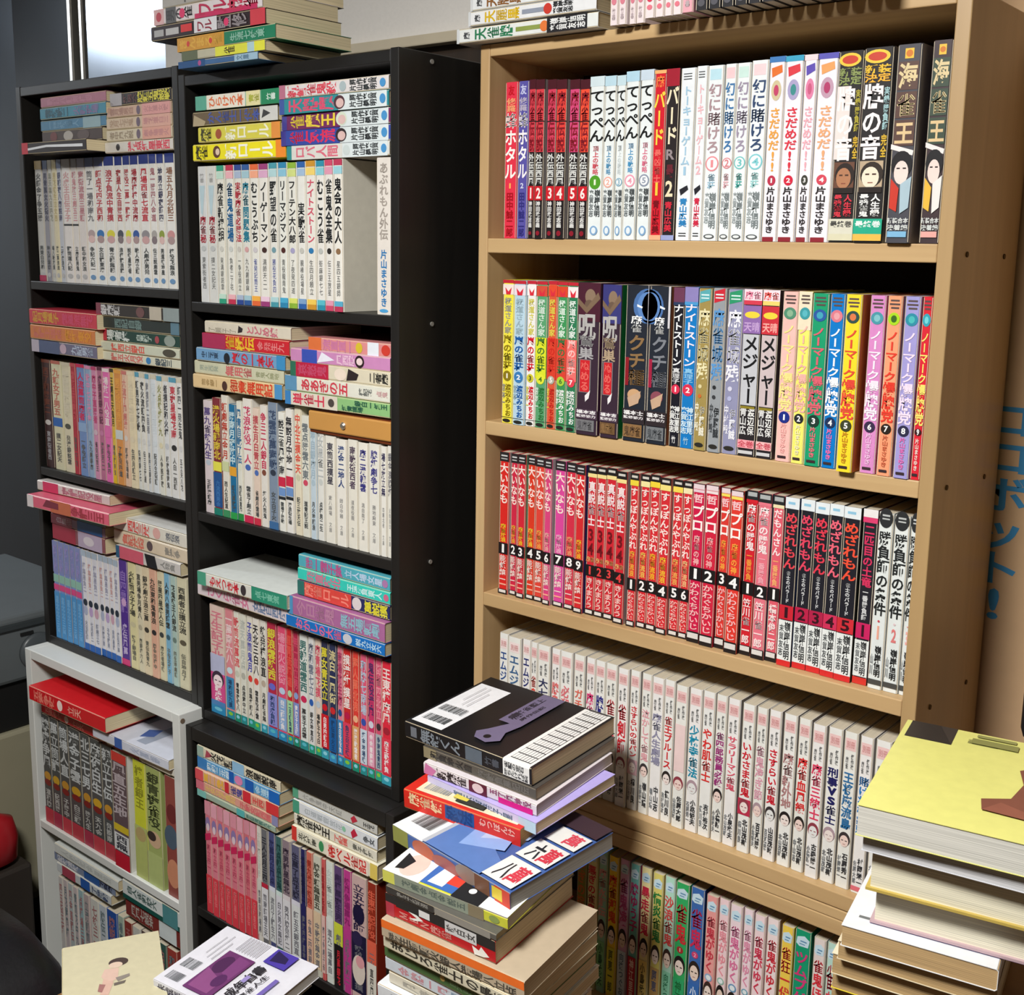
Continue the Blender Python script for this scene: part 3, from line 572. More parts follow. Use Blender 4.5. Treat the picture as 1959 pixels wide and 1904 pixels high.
for i, (a, b, c) in enumerate(((1313.4, 1336.5, 'cb1e48'), (1337, 1362, 'cf2440'), (1363, 1384, 'd83a34'), (1384, 1408, 'dc3a30'))):
    rows.append((a, b, c, [B(0, .02, '2a2426'), B(.005, .035, 'e0ccd0', .05, .95), B(.038, .055, ('e0c8d0', 'e8d8d8', 'ecd860', 'ecd860')[i], .05, .95), T(.065, .12, '哲', 'f4c4c8', .8), T(.13, .30, 'プロ', 'f8ece8', 1.0), T(.32, .51, '麻雀の神', ('f0b0b0', 'f0a8a8', 'f4a040', 'f4a040')[i], .5), B(.52, .605, '1d1a1a'), T(.525, .60, str(i + 1), 'f6f4f2', .95), T(.615, .92, 'かわぐちかいじ', 'f4b8b8', .8), B(.93, 1, '1f1a1b'), B(.94, .975, 'd8d4d0', .05, .95)], 'crimson comic with large white title, numeral %d' % (i + 1), {'side': ('d0405c', '8c1430', 'c83030', '241c1e')[i], 'dy': (-.002, -.004, 0, -.006)[i]}))
for i, (a, b) in enumerate(((1413, 1435), (1435.5, 1460), (1462, 1484))):
    c = ('cf2430', 'e07484', 'dc5c6c')[i]
    rows.append((a, b, c, [B(0, .055, '25282a'), B(.01, .035, 'a8acac', .1, .9), B(.055, .075, ('cf2430', 'e07484', 'e8dcb0')[i]), T(.08, .36, ('麻雀の勝鬼', '麻雀の勝鬼', 'だもんさん')[i], 'f6e4e4', .75), T(.37, .54, '一番勝負', ('f09840', 'f0a8b4', 'f4b070')[i], .5), B(.55, .63, '1d1a1a'), T(.555, .625, ('1', '2', '1')[i], 'f6f4f2', .8), T(.65, .93, ('笠川雀一郎', '笠川雀一郎', '橋本俊二郎')[i], 'f8dcdc', .7), B(.94, 1, '1f1a1b'), B(.945, .975, 'd8d4d0', .08, .92)], ('red comic with orange lower title, numeral 1', 'salmon comic with pale title, numeral 2', 'salmon comic with large kana title, numeral 1')[i], {'side': ('1e1c1e', '1c5880', '1c5880')[i], 'dy': (0, -.003, 0)[i]}))
for i, (a, b) in enumerate(((1485.4, 1511.7), (1511.7, 1540.6), (1540.6, 1568), (1568, 1594.4), (1594.4, 1626))):
    rows.append((a, b, '22222a', [B(0, .065, 'dfe6ea'), B(.025, .04, '8cc0dc', .2, .7), T(.085, .42, 'めざれもん', ('e04450', 'e04460', 'e03c50', 'e86478', 'ea5038')[i], .92), T(.43, .62, '雀士のバラード', 'd8dadc', .3), B(.635, .72, ('c82434', 'b82048', 'b02048', 'cc3058', 'cc2c38')[i]), T(.64, .715, str(i + 1), '35121c', .9), B(.725, .965, 'e4e8e6'), T(.73, .96, '嶺岸信明', '2a2c2e', .46, .66), T(.75, .94, '末賀友志', '4a4e50', .34, .24), B(.965, 1, 'd02c2c')], 'black comic with red outlined title and red number square %d' % (i + 1), {'side': ('2c4a94', '2a3c34', '26264a', '34202c', '283028')[i], 'dy': (-.003, 0, 0, -.002, -.003)[i]}))
rows.append((1630, 1657.5, '24242c', [B(0, .045, 'e8e4e4'), B(.045, .075, 'd84070'), T(.085, .44, '二匹目の土竜', 'd83460', .72), T(.45, .63, '一番勝負師', 'd8dadc', .4), B(.645, .735, 'c82460'), T(.65, .73, '1', '3a1020', .7), B(.745, .955, 'e4e8e6'), T(.75, .95, '嶺岸信明', '2a2c2e', .44, .64), T(.76, .93, '末賀友志', '5a5e60', .32, .24), B(.96, 1, 'd0342c')], 'black comic with pink block title and magenta number square', {'side': '7a1c34'}))
for i, (a, b) in enumerate(((1658, 1686), (1686, 1716.5), (1716.5, 1741))):
    rows.append((a, b, 'dde3e2', [O(.03, '2c2e30', .46, .5, .055), B(.01, .02, 'b8bcbc', .25, .75), B(.03, .038, 'b8bcbc', .25, .75), T(.10, .58, '勝負師の条件', '232627', .86), T(.63, .72, '123'[i], ('e8a490', 'd87878', 'e8a8a0')[i], .5), O(.61, ('c84858', 'd8c0c4', 'e0a0a0')[i], .08), T(.75, .93, '嶺岸信明', '2c2e30', .46, .6), T(.80, .92, '山川', '888c8e', .22, .2), B(.945, .975, '4a4a48', .05, .95)], 'white comic with black brushed title, %s numeral' % ('coral', 'red', 'hidden')[i], {'side': '9a9ea0', 'dy': (-.002, -.001, 0)[i]}))
row(rows, .014, -.1482, .19, wl('third shelf'), R3, 'comic_book')

R4 = 'white comics on the fourth shelf of the oak bookcase'
tt = [('エムジ勝負師', '2c4c88'), ('エムジ勝負師', '38608c'), ('エムジ勝負師', '252c6c'), ('雀鬼伝説', 'd84030'), ('大七割の男', '34385c'), ('牌鬼の女', 'dc6868'), ('必殺雀人', 'd87078'), ('ガチャマン', 'd86858'), ('麻雀魔王', 'd83c78'), ('牌バカ', '2c2c80'), ('雀剣師', 'd8545c'), ('雀剣師', 'cc2834'), ('さすらいの雀パン', 'cc2c38'), ('泣かして雀鬼', 'e0a0a8'), ('麻雀人生劇場', '8c8aa4'), ('雀王ブルース', 'd02c30'), ('', 'e4c0c0'), ('少林寺雀法', '1c8cac'), ('やわ肌雀士', 'd8302c'), ('雀四郎務員必殺', '9c3478'), ('サラリーマン雀鬼', 'd85068'), ('いかさま雀鬼', 'cc2030'), ('雀鬼凌ぎ節', 'd89aac'), ('さすらい雀鬼', 'cc1c30'), ('麻雀新外地', 'ac7c7c'), ('麻雀血風録', 'd83030'), ('麻雀三銃士', 'dc3c60'), ('刑事vs雀士', '1f205c'), ('王将巌流島', '2c6ca0'), ('賭け将棋無頼', '2878bc'), ('雀鬼の棋士', '1c64a4'), ('将棋', 'a8a4a0')]
px4 = [(956, 973), (973, 997), (1000, 1016), (1016, 1029), (1029, 1053), (1056, 1073), (1073, 1096), (1098, 1120), (1122.5, 1140), (1140, 1159.5), (1159.5, 1182), (1183, 1204), (1205, 1226), (1229, 1248.5), (1248.5, 1272), (1272, 1293), (1294, 1317.5), (1319, 1345), (1346, 1370), (1371.5, 1393), (1394, 1418), (1422, 1446.5), (1448, 1470.6), (1473, 1497), (1501, 1527), (1529.6, 1553.7), (1556, 1582), (1586, 1614), (1616.6, 1643.4), (1647, 1673), (1677, 1707), (1709, 1735)]
au = ['梶川良', '嶺山靖', '中山志', '篠川良', '佐原大郎', '小路悦夫', '志村裕次', '小橋新一', '小泉武夫', '北山茂樹', '百瀬勝', '山田茂昭', '北山茂樹', '北山茂樹', '古森勝一', '北山茂樹', '石原秀一', '村岡栄一']
cn4 = {'2c4c88': 'slate blue', '38608c': 'steel blue', '252c6c': 'indigo'}
def cname(h):
    r, g, b = [int(h[i:i + 2], 16) for i in (0, 2, 4)]
    mx, mn = max(r, g, b), min(r, g, b)
    if mx - mn < 26: return 'white' if mx > 215 else 'pale grey' if mx > 150 else 'grey' if mx > 80 else 'black'
    if r == mx:
        if g > .82 * r and b < .8 * r: return 'yellow'
        if b > .55 * r and b > g * 1.03: return 'magenta' if b > .8 * r else 'pink'
        if g > .55 * r: return 'cream' if b > .6 * r else ('orange' if r > 190 else 'brown')
        return 'pale red' if g > .42 * r else ('red' if r > 110 else 'maroon')
    if g == mx: return 'teal' if b > .75 * g else ('lime' if r > .75 * g else 'green')
    if r > .72 * b and g < r * 1.02: return 'purple'
    return 'turquoise' if g > .8 * b else ('navy' if b < 120 else 'blue')
rows = []
for i, (a, b) in enumerate(px4):
    s, c = tt[i]
    n = len(s); top = .13 if i < 3 else .25; bot = .62 if i > 2 else .60
    av = au[(i - 12) % len(au)] if i >= 11 else au[i % len(au)]
    e = [B(.04, .115, 'e6c2c0' if i > 2 else 'ecdad8', .12, .88), H(.055, .10, '別冊', 'c88c8c', .2, .8)] + ([] if i < 3 else [T(.135, .235, '傑作選', '6a6c6c', .22, .68), T(.155, .235, '麻雀', '8c8c8c', .2, .3)])
    if s: e.append(T(top, bot, s, c, .78))
    else: e += [B(.27, .60, 'e9cfcd', .08, .92)]
    fh = ('2c2624', '8c3c48', 'a89098', '3a3436', '241f20')[i % 5]
    if i not in (18, 20, 29, 30, 31, 14): e.append(FACE(.635, .745, ('e9dcd6', 'e8cfc6', 'dfe0de')[i % 3], fh, ('b8304c', None, None, 'c8ccd0', None, 'd8b0b8', None)[i % 7] if i in (21, 25, 23, 12) else None))
    e += [T(.77, .95, av, '34363a', .42, .64), T(.79, .94, au[(i * 5 + 3) % len(au)], '7e8286', .26, .24)]
    if i == 29: e.append(B(.955, .985, 'd86c78', .05, .9))
    nmx = cn4.get(c) or cname(c)
    desc = 'white comic with %s %s title' % (nmx, ('brushed', 'upright')[i % 2]) if s else 'white comic with faint pink patterned panel'
    rows.append((a, b, ('e6e6e2', 'e4e4de', 'e8e6e4')[i % 3], e, desc, {'side': 'c8c4c2', 'dy': (-.002 if i % 5 == 1 else .0008)}))
row(rows, .012, -.3845, .181, wl('fourth shelf'), R4, 'comic_book', ref='top')

R5 = 'colourful comics on the lower shelf of the oak bookcase'
c5 = [('8c8c34', 'd8702c', '凌ぎの掟', '4a8c64', 'olive'), ('ece4a0', 'd82c30', '悪ぎの雀鬼', 'e0d86c', 'pale yellow'), ('9cd4bc', 'e8a4a0', '麻雀水滸伝', '88cc90', 'mint'), ('f0cc2c', 'e0481c', '麻雀潮鬼', 'dcd83c', 'golden yellow'), ('d8a8cc', 'c04c88', '雀鬼凌', 'c4d8e8', 'lilac'), ('70b4b0', 'b02464', '牌ゆう子', 'b82c3c', 'teal'), ('f0e4a8', 'd02848', '暴走雀鬼', 'f0d880', 'cream'), ('d8cc70', '2c8040', '情炎雀鬼', 'c09c60', 'sand yellow'), ('b0dcc8', 'd84444', '沙浪雀鬼', '8cd0b0', 'pale mint'), ('34a860', 'cc3038', '雀鬼', '30a468', 'green'), ('3c68ac', 'c42c54', '雀鬼', '3468b0', 'blue'), ('e49c98', 'c43848', '雀鬼がゆく', 'd8a090', 'salmon'), ('ecd0d4', 'e4909c', '雀鬼がゆく', 'd8dcd4', 'pale pink'), ('ead6dc', 'd8709c', '雀鬼がゆく', 'd8d8e0', 'pale pink'), ('ecd8e0', 'dc8ca8', '雀鬼がゆく', 'd4dce4', 'pale pink'), ('ecd4d8', 'cc3450', '雀鬼がゆく', 'd8dce0', 'pink white'), ('ecdcdc', 'cc2c3c', '雀鬼がゆく', 'd4dce0', 'white'), ('e8c850', 'cc3034', '雀狂一代', 'e4d070', 'yellow'), ('14946c', 'd03878', 'ツムブゲ', '1c9c70', 'deep green'), ('e0d4d0', 'd83440', '雀鬼ほん', 'd8d8d0', 'white'), ('b8dcd0', 'd84c5c', '雀鬼', 'c0dcd4', 'pale mint'), ('d8d0b0', '3c6c8c', '雀鬼伝', 'c8d8d8', 'beige'), ('c8a0a0', '2c2c54', '雀荘', 'd8c8c8', 'dusty pink'), ('dcdcd4', 'b83c3c', '牌鬼', 'c8ccc4', 'off white')]
p5 = [(1106, 1124), (1126, 1144), (1146, 1164), (1166, 1184), (1186, 1205.5), (1207, 1225), (1225, 1247), (1250, 1270), (1271, 1293), (1294, 1320), (1322, 1349), (1352.5, 1374), (1374, 1397), (1398, 1421.4), (1423, 1443), (1444.4, 1466), (1467, 1492), (1496.5, 1519.4), (1521, 1553), (1557.7, 1581), (1581, 1602), (1604, 1624), (1626, 1650), (1652, 1672)]
rows = []
for i, (a, b) in enumerate(p5):
    c, tc, s, ac, nmx = c5[i]
    e = [Q(((.15, .045), (.6, .03), (.92, .05), (.85, .095), (.3, .10), (.1, .085)), 'c4dce8'), B(.062, .07, '5c8cb0', .35, .75), B(.08, .086, '5c8cb0', .3, .65)]
    if i in (9, 10): e += [T(.13, .40, s, tc, .86), O(.44, ('a83030', 'c8406c')[i - 9], .24), T(.425, .455, str(i - 8), ('e8c0b0', 'f0a8c0')[i - 9], .3)]
    elif 11 <= i <= 16: e += [T(.13, .50, s, tc, .82), O(.535, ('8ca8c8', '90b8a8', '6a94b8', '6aa0b4', '80a4a4', '8a9870')[i - 11], .34), O(.535, 'dfe8ec', .22)]
    else: e += [T(.125, .46, s, tc, .86)]
    f0 = .56 if 11 <= i <= 16 else .48
    if i != 18: e += [FACE(f0, f0 + .15, ('e4cfc0', 'eadad0')[i % 2], ('201c1c', '2a2220', '3c2a26')[i % 3])]
    e += [B(f0 + .155, .96, ac, .08, .92), T(f0 + .17, .95, ('向後つぐお', '神江里見', '小島武夫', '原恵一郎')[i % 4], ('2c5c3c', '3a3a24', '2c6c4c', '50602c', '5c7ca0', 'f0d4cc', '5a5430', '4c5878', '2c7c58', '1c6c3c', 'd8e4f0')[i % 11] if i < 11 else '6a6c74', .5)]
    rows.append((a, b, c, e, '%s comic with %s title%s' % (nmx, cname(tc), ' and face' if i != 18 else ''), {'side': ('a8a878', 'd8d498', 'a8ccbc', 'c8b440', 'cfa8c8', 'b02c64', 'd8cc98', 'c89c58', 'c8a070', '2c8c54', '2c4c98')[i] if i < 11 else None, 'dy': (.0, -.003)[i % 2]}))
row(rows, .016, -.656, .2, 'lowest oak bookcase shelf', R5, 'comic_book', ref='top')

# on top of the oak bookcase
ROW = 'comics on top of the oak bookcase'
zt = .5492
xs = [(at_z(910, 83, zt).x, at_z(1158, 66, zt).x)]
g = 'flat pile on top of oak bookcase'
sp = lambda t, c, c2, k2: [B(0, .02, 'd0d4d6'), H(.05, .10, '麻', '4a4c50', .25, .75), T(.13, .42, t, c, .8), B(.44, .62, c2, .35, .65), O(.64, k2, .36), T(.68, .83, '来賀友志', '2c2e30', .4, .30), T(.68, .83, '嶺岸信明', '2c2e30', .4, .72)]
pile([(-.002, .188, zt + .0355, zt + .053, 'e2e6e8', sp('天牌黒', '8a5c30', '8c7c60', '8a4c30'), 'white comic with brown title'), (-.004, .187, zt + .0178, zt + .0352, 'e6e8ea', sp('天麗黒', 'd8b420', '9098a8', 'c83c30'), 'white comic with yellow title'),
      (-.022, .190, zt, zt + .0175, 'e2e6e4', sp('天雀牌', '2c7c54', '8c9c50', 'e0783c') + [B(.66, .93, '26262a'), T(.68, .92, '来賀友志', 'e8eaea', .4, .30), T(.68, .92, '嶺岸信明', 'e8eaea', .4, .72)], 'white comic with green title and black author block')], -.018, g, ROW, 'comic_book')
rows = []
for i, (a, b) in enumerate(((1166, 1182), (1182, 1198), (1203, 1216), (1216, 1233), (1233, 1252), (1252, 1270), (1270, 1286), (1286, 1304), (1304, 1326))):
    pk = i < 8
    e = [T(.1, .55, '雀荘物語', ('e4707c', 'd85870', 'e08c98', 'c84868', 'a86c7c', 'd8808c', 'c85c70', 'd86c80', '7c7880')[i], .7), T(.62, .76, '麻雀', '8c8c90', .5), O(.80, 'd85870', .2), O(.86, 'd88090', .3, .5, .022), T(.9, .97, '竹書', 'b8a8ac', .4)] if i not in (4, 5, 6, 7) else [T(.1, .6, '麻雀の星', '9c5c6c', .7), O(.78, '5c5860', .26, .5, .02), O(.88, 'd83c58', .34, .5, .03), O(.94, 'e07888', .28, .5, .015)]
    rows.append((a, b, 'ecdfe1' if i < 8 else 'e4a8b4', e, '%s comic with pink print' % ('white', 'pinkish white', 'thin white', 'pale pink', 'white figured', 'white figured', 'pale figured', 'pink edged', 'rose')[i], {'dy': (.018, .018, .022, .022, .004, .004, .004, .004, .0)[i]}))
for i, (a, b) in enumerate(((1330, 1353), (1355, 1378), (1380, 1403), (1405, 1429), (1431, 1455), (1457, 1481), (1483, 1508), (1510, 1536), (1538, 1565), (1567, 1595), (1597, 1626), (1628, 1659), (1661, 1694))):
    rows.append((a, b, '2c2c30', [B(0, .90, 'e8e6ee'), T(.1, .55, '哭きの竜', '34343c', .7), T(.6, .66, str(i + 1) if i < 9 else '0', '5c5c6c', .4), T(.80, .88, '竹書', '8c8c9c', .4), O(.96, '55555c', .3, .5, .02)], 'white comic with black foot band', {'dy': -.001 - .0004 * i}))  # dark foot paints the shaded undersides of the overhanging books
row(rows, -.034, zt - .0006, .18, 'standing on top of oak bookcase', ROW, 'comic_book')
# ================================================================== paperbacks on the dark and white bookcases
def rnd(s): return random.Random(s)
KAN = '雀鬼麻牌勝負師伝説王者夜街男女道場風雲天地流星花月紅青龍虎東南西北中発白一二三四五六七八九萬筒索点棒役満立直自摸和了親子金銀鉄火戦争人生劇場無頼放浪記'
def kan(n, s):
    q = rnd(s); return ''.join(q.choice(KAN) for _ in range(n))
def std(tc, seed, n=6, a=.16, b=.56, s=.7, head=None, foot=None, ac='5a5c5c', mid=None, sub=True):
    e = []
    if head: e.append(B(0, .08, head))
    e.append(T(a, b, kan(n, seed), tc, s))
    if mid: e += [O((b + .66) / 2, mid, .3)]
    if sub: e.append(T(.70, .92, kan(4, seed + 50), ac, .42, .5, False))
    if foot: e.append(B(.94, 1, foot))
    return e
PB = 'paperback'
# ---- middle black bookcase
ph = 'middle black bookcase upper shelf'
G = 'books on the upper shelf of the middle black bookcase'
Y2 = -.088
def lyp(t, tc, *more): return list(more) + [T(.16, .55, t, tc, .8)]
pile([(-.464, -.274, .487, .507, '8cc4ac', [B(0, .13, '58a890'), B(.14, .60, 'eae4d4'), T(.16, .58, 'ひらけろ本', 'e0703c', .85), B(.61, .77, 'e4dca4'), T(.64, .76, '青雀', 'a8b030', .6), B(.78, 1, '1c8458'), T(.84, .94, '竹書', 'cfe4d8', .5)], 'mint and green paperback'),
      (-.470, -.281, .466, .486, '6c5c44', [Q(((0, .0), (.8, .02), (.3, .16), (0, .14)), 'b0a080'), T(.18, .80, 'かん雀士一代本', '4858a0', .9), B(.80, 1, 'cfd0cc'), Q(((.2, .82), (.8, .84), (.5, .92)), '3a3a3c')], 'olive brown paperback'),
      (-.456, -.277, .442, .464, 'd8d050', [T(.03, .17, '麻雀', '3c3c20', .9), O(.26, 'a05030', .32), T(.34, .88, '新ロール', 'f0f0d8', .9), B(.90, 1, 'e09040')], 'dull yellow paperback'),
      (-.470, -.266, .417, .441, 'f0e41c', [T(.03, .17, '麻雀', '3c3810', .9), O(.27, '5c3424', .36), O(.28, 'e0c8b0', .2), T(.36, .88, '新ロール', 'fafae8', .95), B(.90, 1, 'f08c28')], 'bright yellow paperback')],
     Y2, 'left pile, ' + ph, G, PB)
rp = []
for i, (z0, z1, c, tc, mc, s, d) in enumerate(((.491, .509, 'dcd8d8', 'd84858', 'a8b8bc', '新鮮雀鬼殺', 'white paperback with red lettering'), (.471, .491, '2f8c94', 'd85070', '503038', '天牌魔', 'teal paperback with red discs'), (.451, .471, '70285c', 'e8d040', 'd0dcc8', '雀魔王', 'purple paperback with yellow lettering'), (.431, .451, '3448a0', 'd83058', '33282c', '雀気流', 'blue paperback with red lettering'), (.4125, .431, 'd8d8d2', 'd86c80', 'c8d4d4', 'ロバ人間', 'white paperback with pink lettering'))):
    e = [B(0, .05, ('a05070', '4058a0', '484494', '403c90', '2c8c8c')[i]), B(.56, .985, 'd8e2e4'), B(.05, .56, c), T(.08, .52, s, tc, .88)] if i != 0 else [B(0, .06, 'b87088'), T(.08, .54, s, tc, .9)]
    if i in (1, 2, 3): e += [O(.57, mc, .44, .5, .05), O(.575, 'd8b8b4', .3, .45, .035)]
    else: e += [O(.60, mc, .36)]
    e += [T(.66, .90, '片山義明', '2c3032', .42, .30), T(.66, .90, '原作来賀', '2c3032', .42, .72), O(.95, '4890c8', .3, .5, .025)]
    rp.append((-.272 if i != 4 else -.262, -.067, z0, z1, c, e, d))
pile(rp, Y2, 'right pile, ' + ph, G, PB)
px = [(385, 401.5), (402, 419), (420.6, 434), (438, 452), (454, 467), (468, 482), (483.4, 499), (500, 517), (519, 534), (537, 552), (553, 570), (572, 587), (588.6, 606), (607.7, 623), (624, 639), (640.5, 657)]
rows = []
dat = [('d2d4d4', 'a82838', None), ('d2d4d0', 'a82838', None), ('e0e0d6', '1a1a1a', '2c9c7c'), ('e2e2da', '0c5c90', 'c03050'), ('dcdcd2', 'b01c34', '2c4890'), ('dcdcd4', '157890', '2c5898'), ('e2e2da', '1a1c1e', 'e06838'), ('e4e2da', '202224', '9a3c78'), ('e0e0da', '1c1e20', '4898a8'), ('e2e4dc', '26282a', '2c84b0'), ('e2e2da', '1c1c1e', '8cb43c'), ('e4e4de', '141618', '2c60a8'), ('e4e2da', 'd05068', 'c8902c'), ('e4e2dc', '202224', '2c8ca8'), ('e2e0da', '1e2022', 'c84868'), ('e6e4dc', '121416', 'b83858')]
tx = ['麻雀秘伝', '麻雀秘伝', '麻雀新撰組', '雀鬼道場', '実戦麻雀必勝法', '麻雀問題集', 'むこうぶち', 'ノーゲーマン', '野望の雀', 'リーマジマン', 'フーテン大八郎', '実戦雀', 'ナイトストーン', 'むこう雀', '雀鬼全集', '鬼会の大人']
for i, (a, b) in enumerate(px):
    c, tc, hd = dat[i]
    e = [T(.05, .12, '竹書', '8c8c8c', .5, .5, False), Q(((.2, .14), (.8, .14), (.5, .36), (.3, .34)), 'b4ccd4'), T(.36, .56, tx[i][:3], tc, .7)] if i < 2 else [B(.0, .04, hd), B(.045, .095, ('bcdccc', 'e8b0b8', 'a8b8d0', 'a0c4d0', 'f0a888', 'd8a8c8', 'b0d4d8', '88c0d8', 'd0dc88', 'a0bcd8', 'ecd070', '88c8d4', 'dc98b0', '98ccd8')[i - 2]), T(.12 if i != 11 else .27, .55, tx[i], tc, .85)]
    e += [O(.60, ('b8bcbc', 'b8bcbc', 'c8c8c0', 'c8ccc8', 'c4c0b8', 'd0a0a0', 'c8c4c8', '402824', '7098a4', '4c2420', 'a4a0c4', 'c0c0b8', '2c78b0', 'b8bcb8', '2c2826', '8c6c4c')[i], .28, .5, .02), T(.66, .90, kan(5, i + 900), '5c5e5e' if i not in (6, 8) else '3c4c9c', .45, .5, False)]
    if i > 1: e += [B(.93, .965, ('bcdccc', 'e8b0b8', 'a8b8d0', 'a0c4d0', 'f0b048', 'e8c8dc', 'b0d4d8', '48a8d0', 'd8e070', '7ca0c8', 'ecc858', '58b8c8', 'dc98b0', '58a8c8')[i - 2]), B(.965, 1, hd)]
    rows.append((a, b, c, e, '%s paperback with %s title' % ('white', cname(tc)), {}))
rows[-1][5]['side'] = 'd6d2c4'; rows[-1][5]['dy'] = -.004
rows.append((721, 750, 'dcd6ce', [T(.03, .52, 'あぶれもん外伝', '9c948c', .6), T(.58, .95, '片山まさゆき', '1c70b0', .45), O(.975, '4c9cd0', .3, .5, .012)], 'thick cream paperback with pale brown title', {}))
row(rows, Y2, .2161, .194, ph, G, PB)
# ---- middle shelf
ph = 'middle black bookcase middle shelf'; G = 'books on the middle shelf of the middle black bookcase'
pile([(-.456, -.262, .172, .190, 'd4ccba', [T(.04, .38, kan(4, 11), '8c8676', .42, .3, False), Q(((.2, .40), (.8, .41), (.6, .46), (.3, .45)), '2c2426'), T(.50, .86, 'とどめ嫁', 'c86c7c', .8)], 'cream paperback'),
      (-.464, -.266, .150, .172, 'c82430', [B(0, .28, 'a82c54'), T(.28, .62, '雀極伝', 'e8c030', .95), T(.65, .95, kan(4, 12), 'e08080', .6)], 'red paperback'),
      (-.477, -.275, .130, .150, '6f9cc4', [T(.06, .26, kan(4, 13), '2c4058', .5), O(.36, '1c2028', .4, .4, .035), T(.42, .88, '嵐の一本気', 'c82c3c', .9), B(.91, 1, '3c8cc0')], 'blue paperback'),
      (-.485, -.278, .110, .130, 'c8c8ac', [T(.06, .28, kan(4, 14), '88988c', .5, .5, False), T(.36, .66, '無用雀', 'cc6868', .8), T(.70, .95, kan(5, 15), '8c9068', .5, .5, False)], 'pale green paperback'),
      (-.492, -.285, .0885, .110, 'dcc090', [T(.10, .30, kan(4, 16), 'a88c5c', .5), O(.37, '4c3028', .34, .4, .03), T(.43, .90, '御意無用記', 'd8482c', .92), B(.92, 1, '4c90c4')], 'tan paperback')], Y2, 'left pile, ' + ph, G, PB)
pile([(-.222, -.063, .162, .180, 'd88c8c', [B(0, .16, 'd8703c'), T(.18, .56, kan(4, 21), 'c878a0', .9), O(.62, 'd0b830', .4, .5, .04), B(.72, .85, 'dfe4ec'), O(.93, 'c83c30', .4, .5, .05)], 'pink orange paperback'),
      (-.256, -.062, .144, .163, 'c888b8', [B(.12, .28, '3850b0'), Q(((.1, .28), (.9, .33), (.4, .46)), 'e8e8f4'), T(.48, .66, kan(3, 22), 'e8c0d8', .8), O(.71, '2c1c20', .44, .5, .045), O(.71, 'e8d0d0', .26, .5, .03)], 'mauve paperback'),
      (-.256, -.061, .1245, .145, 'd8d0b8', [B(.0, .06, '2c6c54'), B(.06, .40, 'b82040'), T(.08, .38, '哀愁鬼', 'c04868', .8), O(.52, 'e8d8c8', .4, .45, .06), Q(((.1, .58), (.9, .60), (.6, .70), (.2, .68)), '2c2426'), T(.80, .98, kan(3, 23), '2c2c28', .7)], 'crimson and cream paperback'),
      (-.266, -.060, .104, .125, 'dcdccf', [B(0, .12, '5c90b4'), T(.16, .62, 'ああぎの五', 'cc3c4c', .9), T(.72, .84, kan(3, 24), '6c706c', .5), T(.88, .98, kan(2, 25), 'c8a0a0', .4)], 'white paperback'),
      (-.264, -.060, .0845, .104, '8cbc7c', [B(0, .06, '3c80bc'), B(.06, .52, 'd8d0c0'), T(.08, .40, '単雀士', 'd03450', .9), O(.46, '4c4440', .3, .5, .03), T(.56, .76, kan(4, 26), '2c5c48', .42, .3), T(.68, .98, kan(5, 27), '2c5c48', .4, .72)], 'green paperback')], Y2, 'right pile, ' + ph, G, PB)
# the closed leather diary under the right pile
t_ = thing('leather_diary', 'brown leather diary with a clasp button under the right pile, middle black bookcase', 'diary', (-.2285, Y2 + .004, .0485))
k = MB(); k.box(.0, .157, .004, .13, .006, .030, plain('tan_page_edge', 'b87c44', .7)); k.obj('pages', t_, .002)
lt = plain('brown_leather', '6b2f12', .45, bump=.2, nscale=80)
k = MB(); k.box(-.002, .159, .0, .132, .0, .007, lt); k.obj('lower_cover', t_, .002)
k = MB(); k.box(-.002, .159, .0, .132, .029, .0355, lt); k.obj('upper_cover', t_, .002)
k = MB(); k.box(-.001, .158, -.003, .002, .005, .031, plain('ochre_strap', 'c08c48', .5)); k.obj('strap', t_, .002)
k = MB(); k.lathe([(.005, 0), (.005, .003), (.003, .005)], 16, plain('clasp_metal', 'd8d0c0', .25, .9)); o = k.obj('clasp_button', t_); o.rotation_euler = (math.pi / 2, 0, 0); o.location = (.07, -.002, .017)
px = [(394, 410), (411, 427), (428, 441), (442, 455), (456, 467), (468.6, 486), (487, 500), (501, 514.5), (516, 534), (534, 548), (549, 563), (566, 579), (579, 594), (595, 607), (608, 622), (623.5, 643), (644.5, 664), (665.5, 685), (686, 705), (706, 727), (728, 740), (741, 752)]
dat = [('d8ccd0', '5c4c84', 'b8c4d0', None), ('7c2c34', 'd8c040', 'e0dc50', '1c7c6c'), ('dcd8cc', 'b84030', 'c8d0a0', '3c8c5c'), ('1c6c98', 'c8e0e4', 'e0a030', '2c9c4c'), ('dcdcd0', '2c6c98', 'd8dcc4', '2c8c44'), ('e0dcd4', 'c84868', '4868b0', 'c82850'), ('dcc8b8', 'b84850', '4c6cb0', 'c83048'), ('dcd8d0', 'c03050', '7c4838', None), ('7c8ca0', '3c4c68', '303848', '3c6898'), ('e2e2da', '24262c', 'c82848', None), ('e2e0da', '26262c', 'c82c48', None), ('dcd4bc', 'd85040', 'c8c4a8', None), ('d8d8cc', '6c7478', 'c84860', None), ('bcccd6', '9cb0bc', 'a8bcc8', None), ('dcdcd6', 'b0b4b4', 'c4c8c4', None)] + [('e0ddd2', '3c3a48', None, None), ('e2dfd6', '2f4478', None, None), ('dfdcd0', '4a3a50', None, None), ('e2dfd4', '30307c', None, None), ('dfddd4', '3c3a80', None, None), ('e2e0d8', '302c50', None, None), ('e0ded4', '6c6a70', None, None)]
rows = []
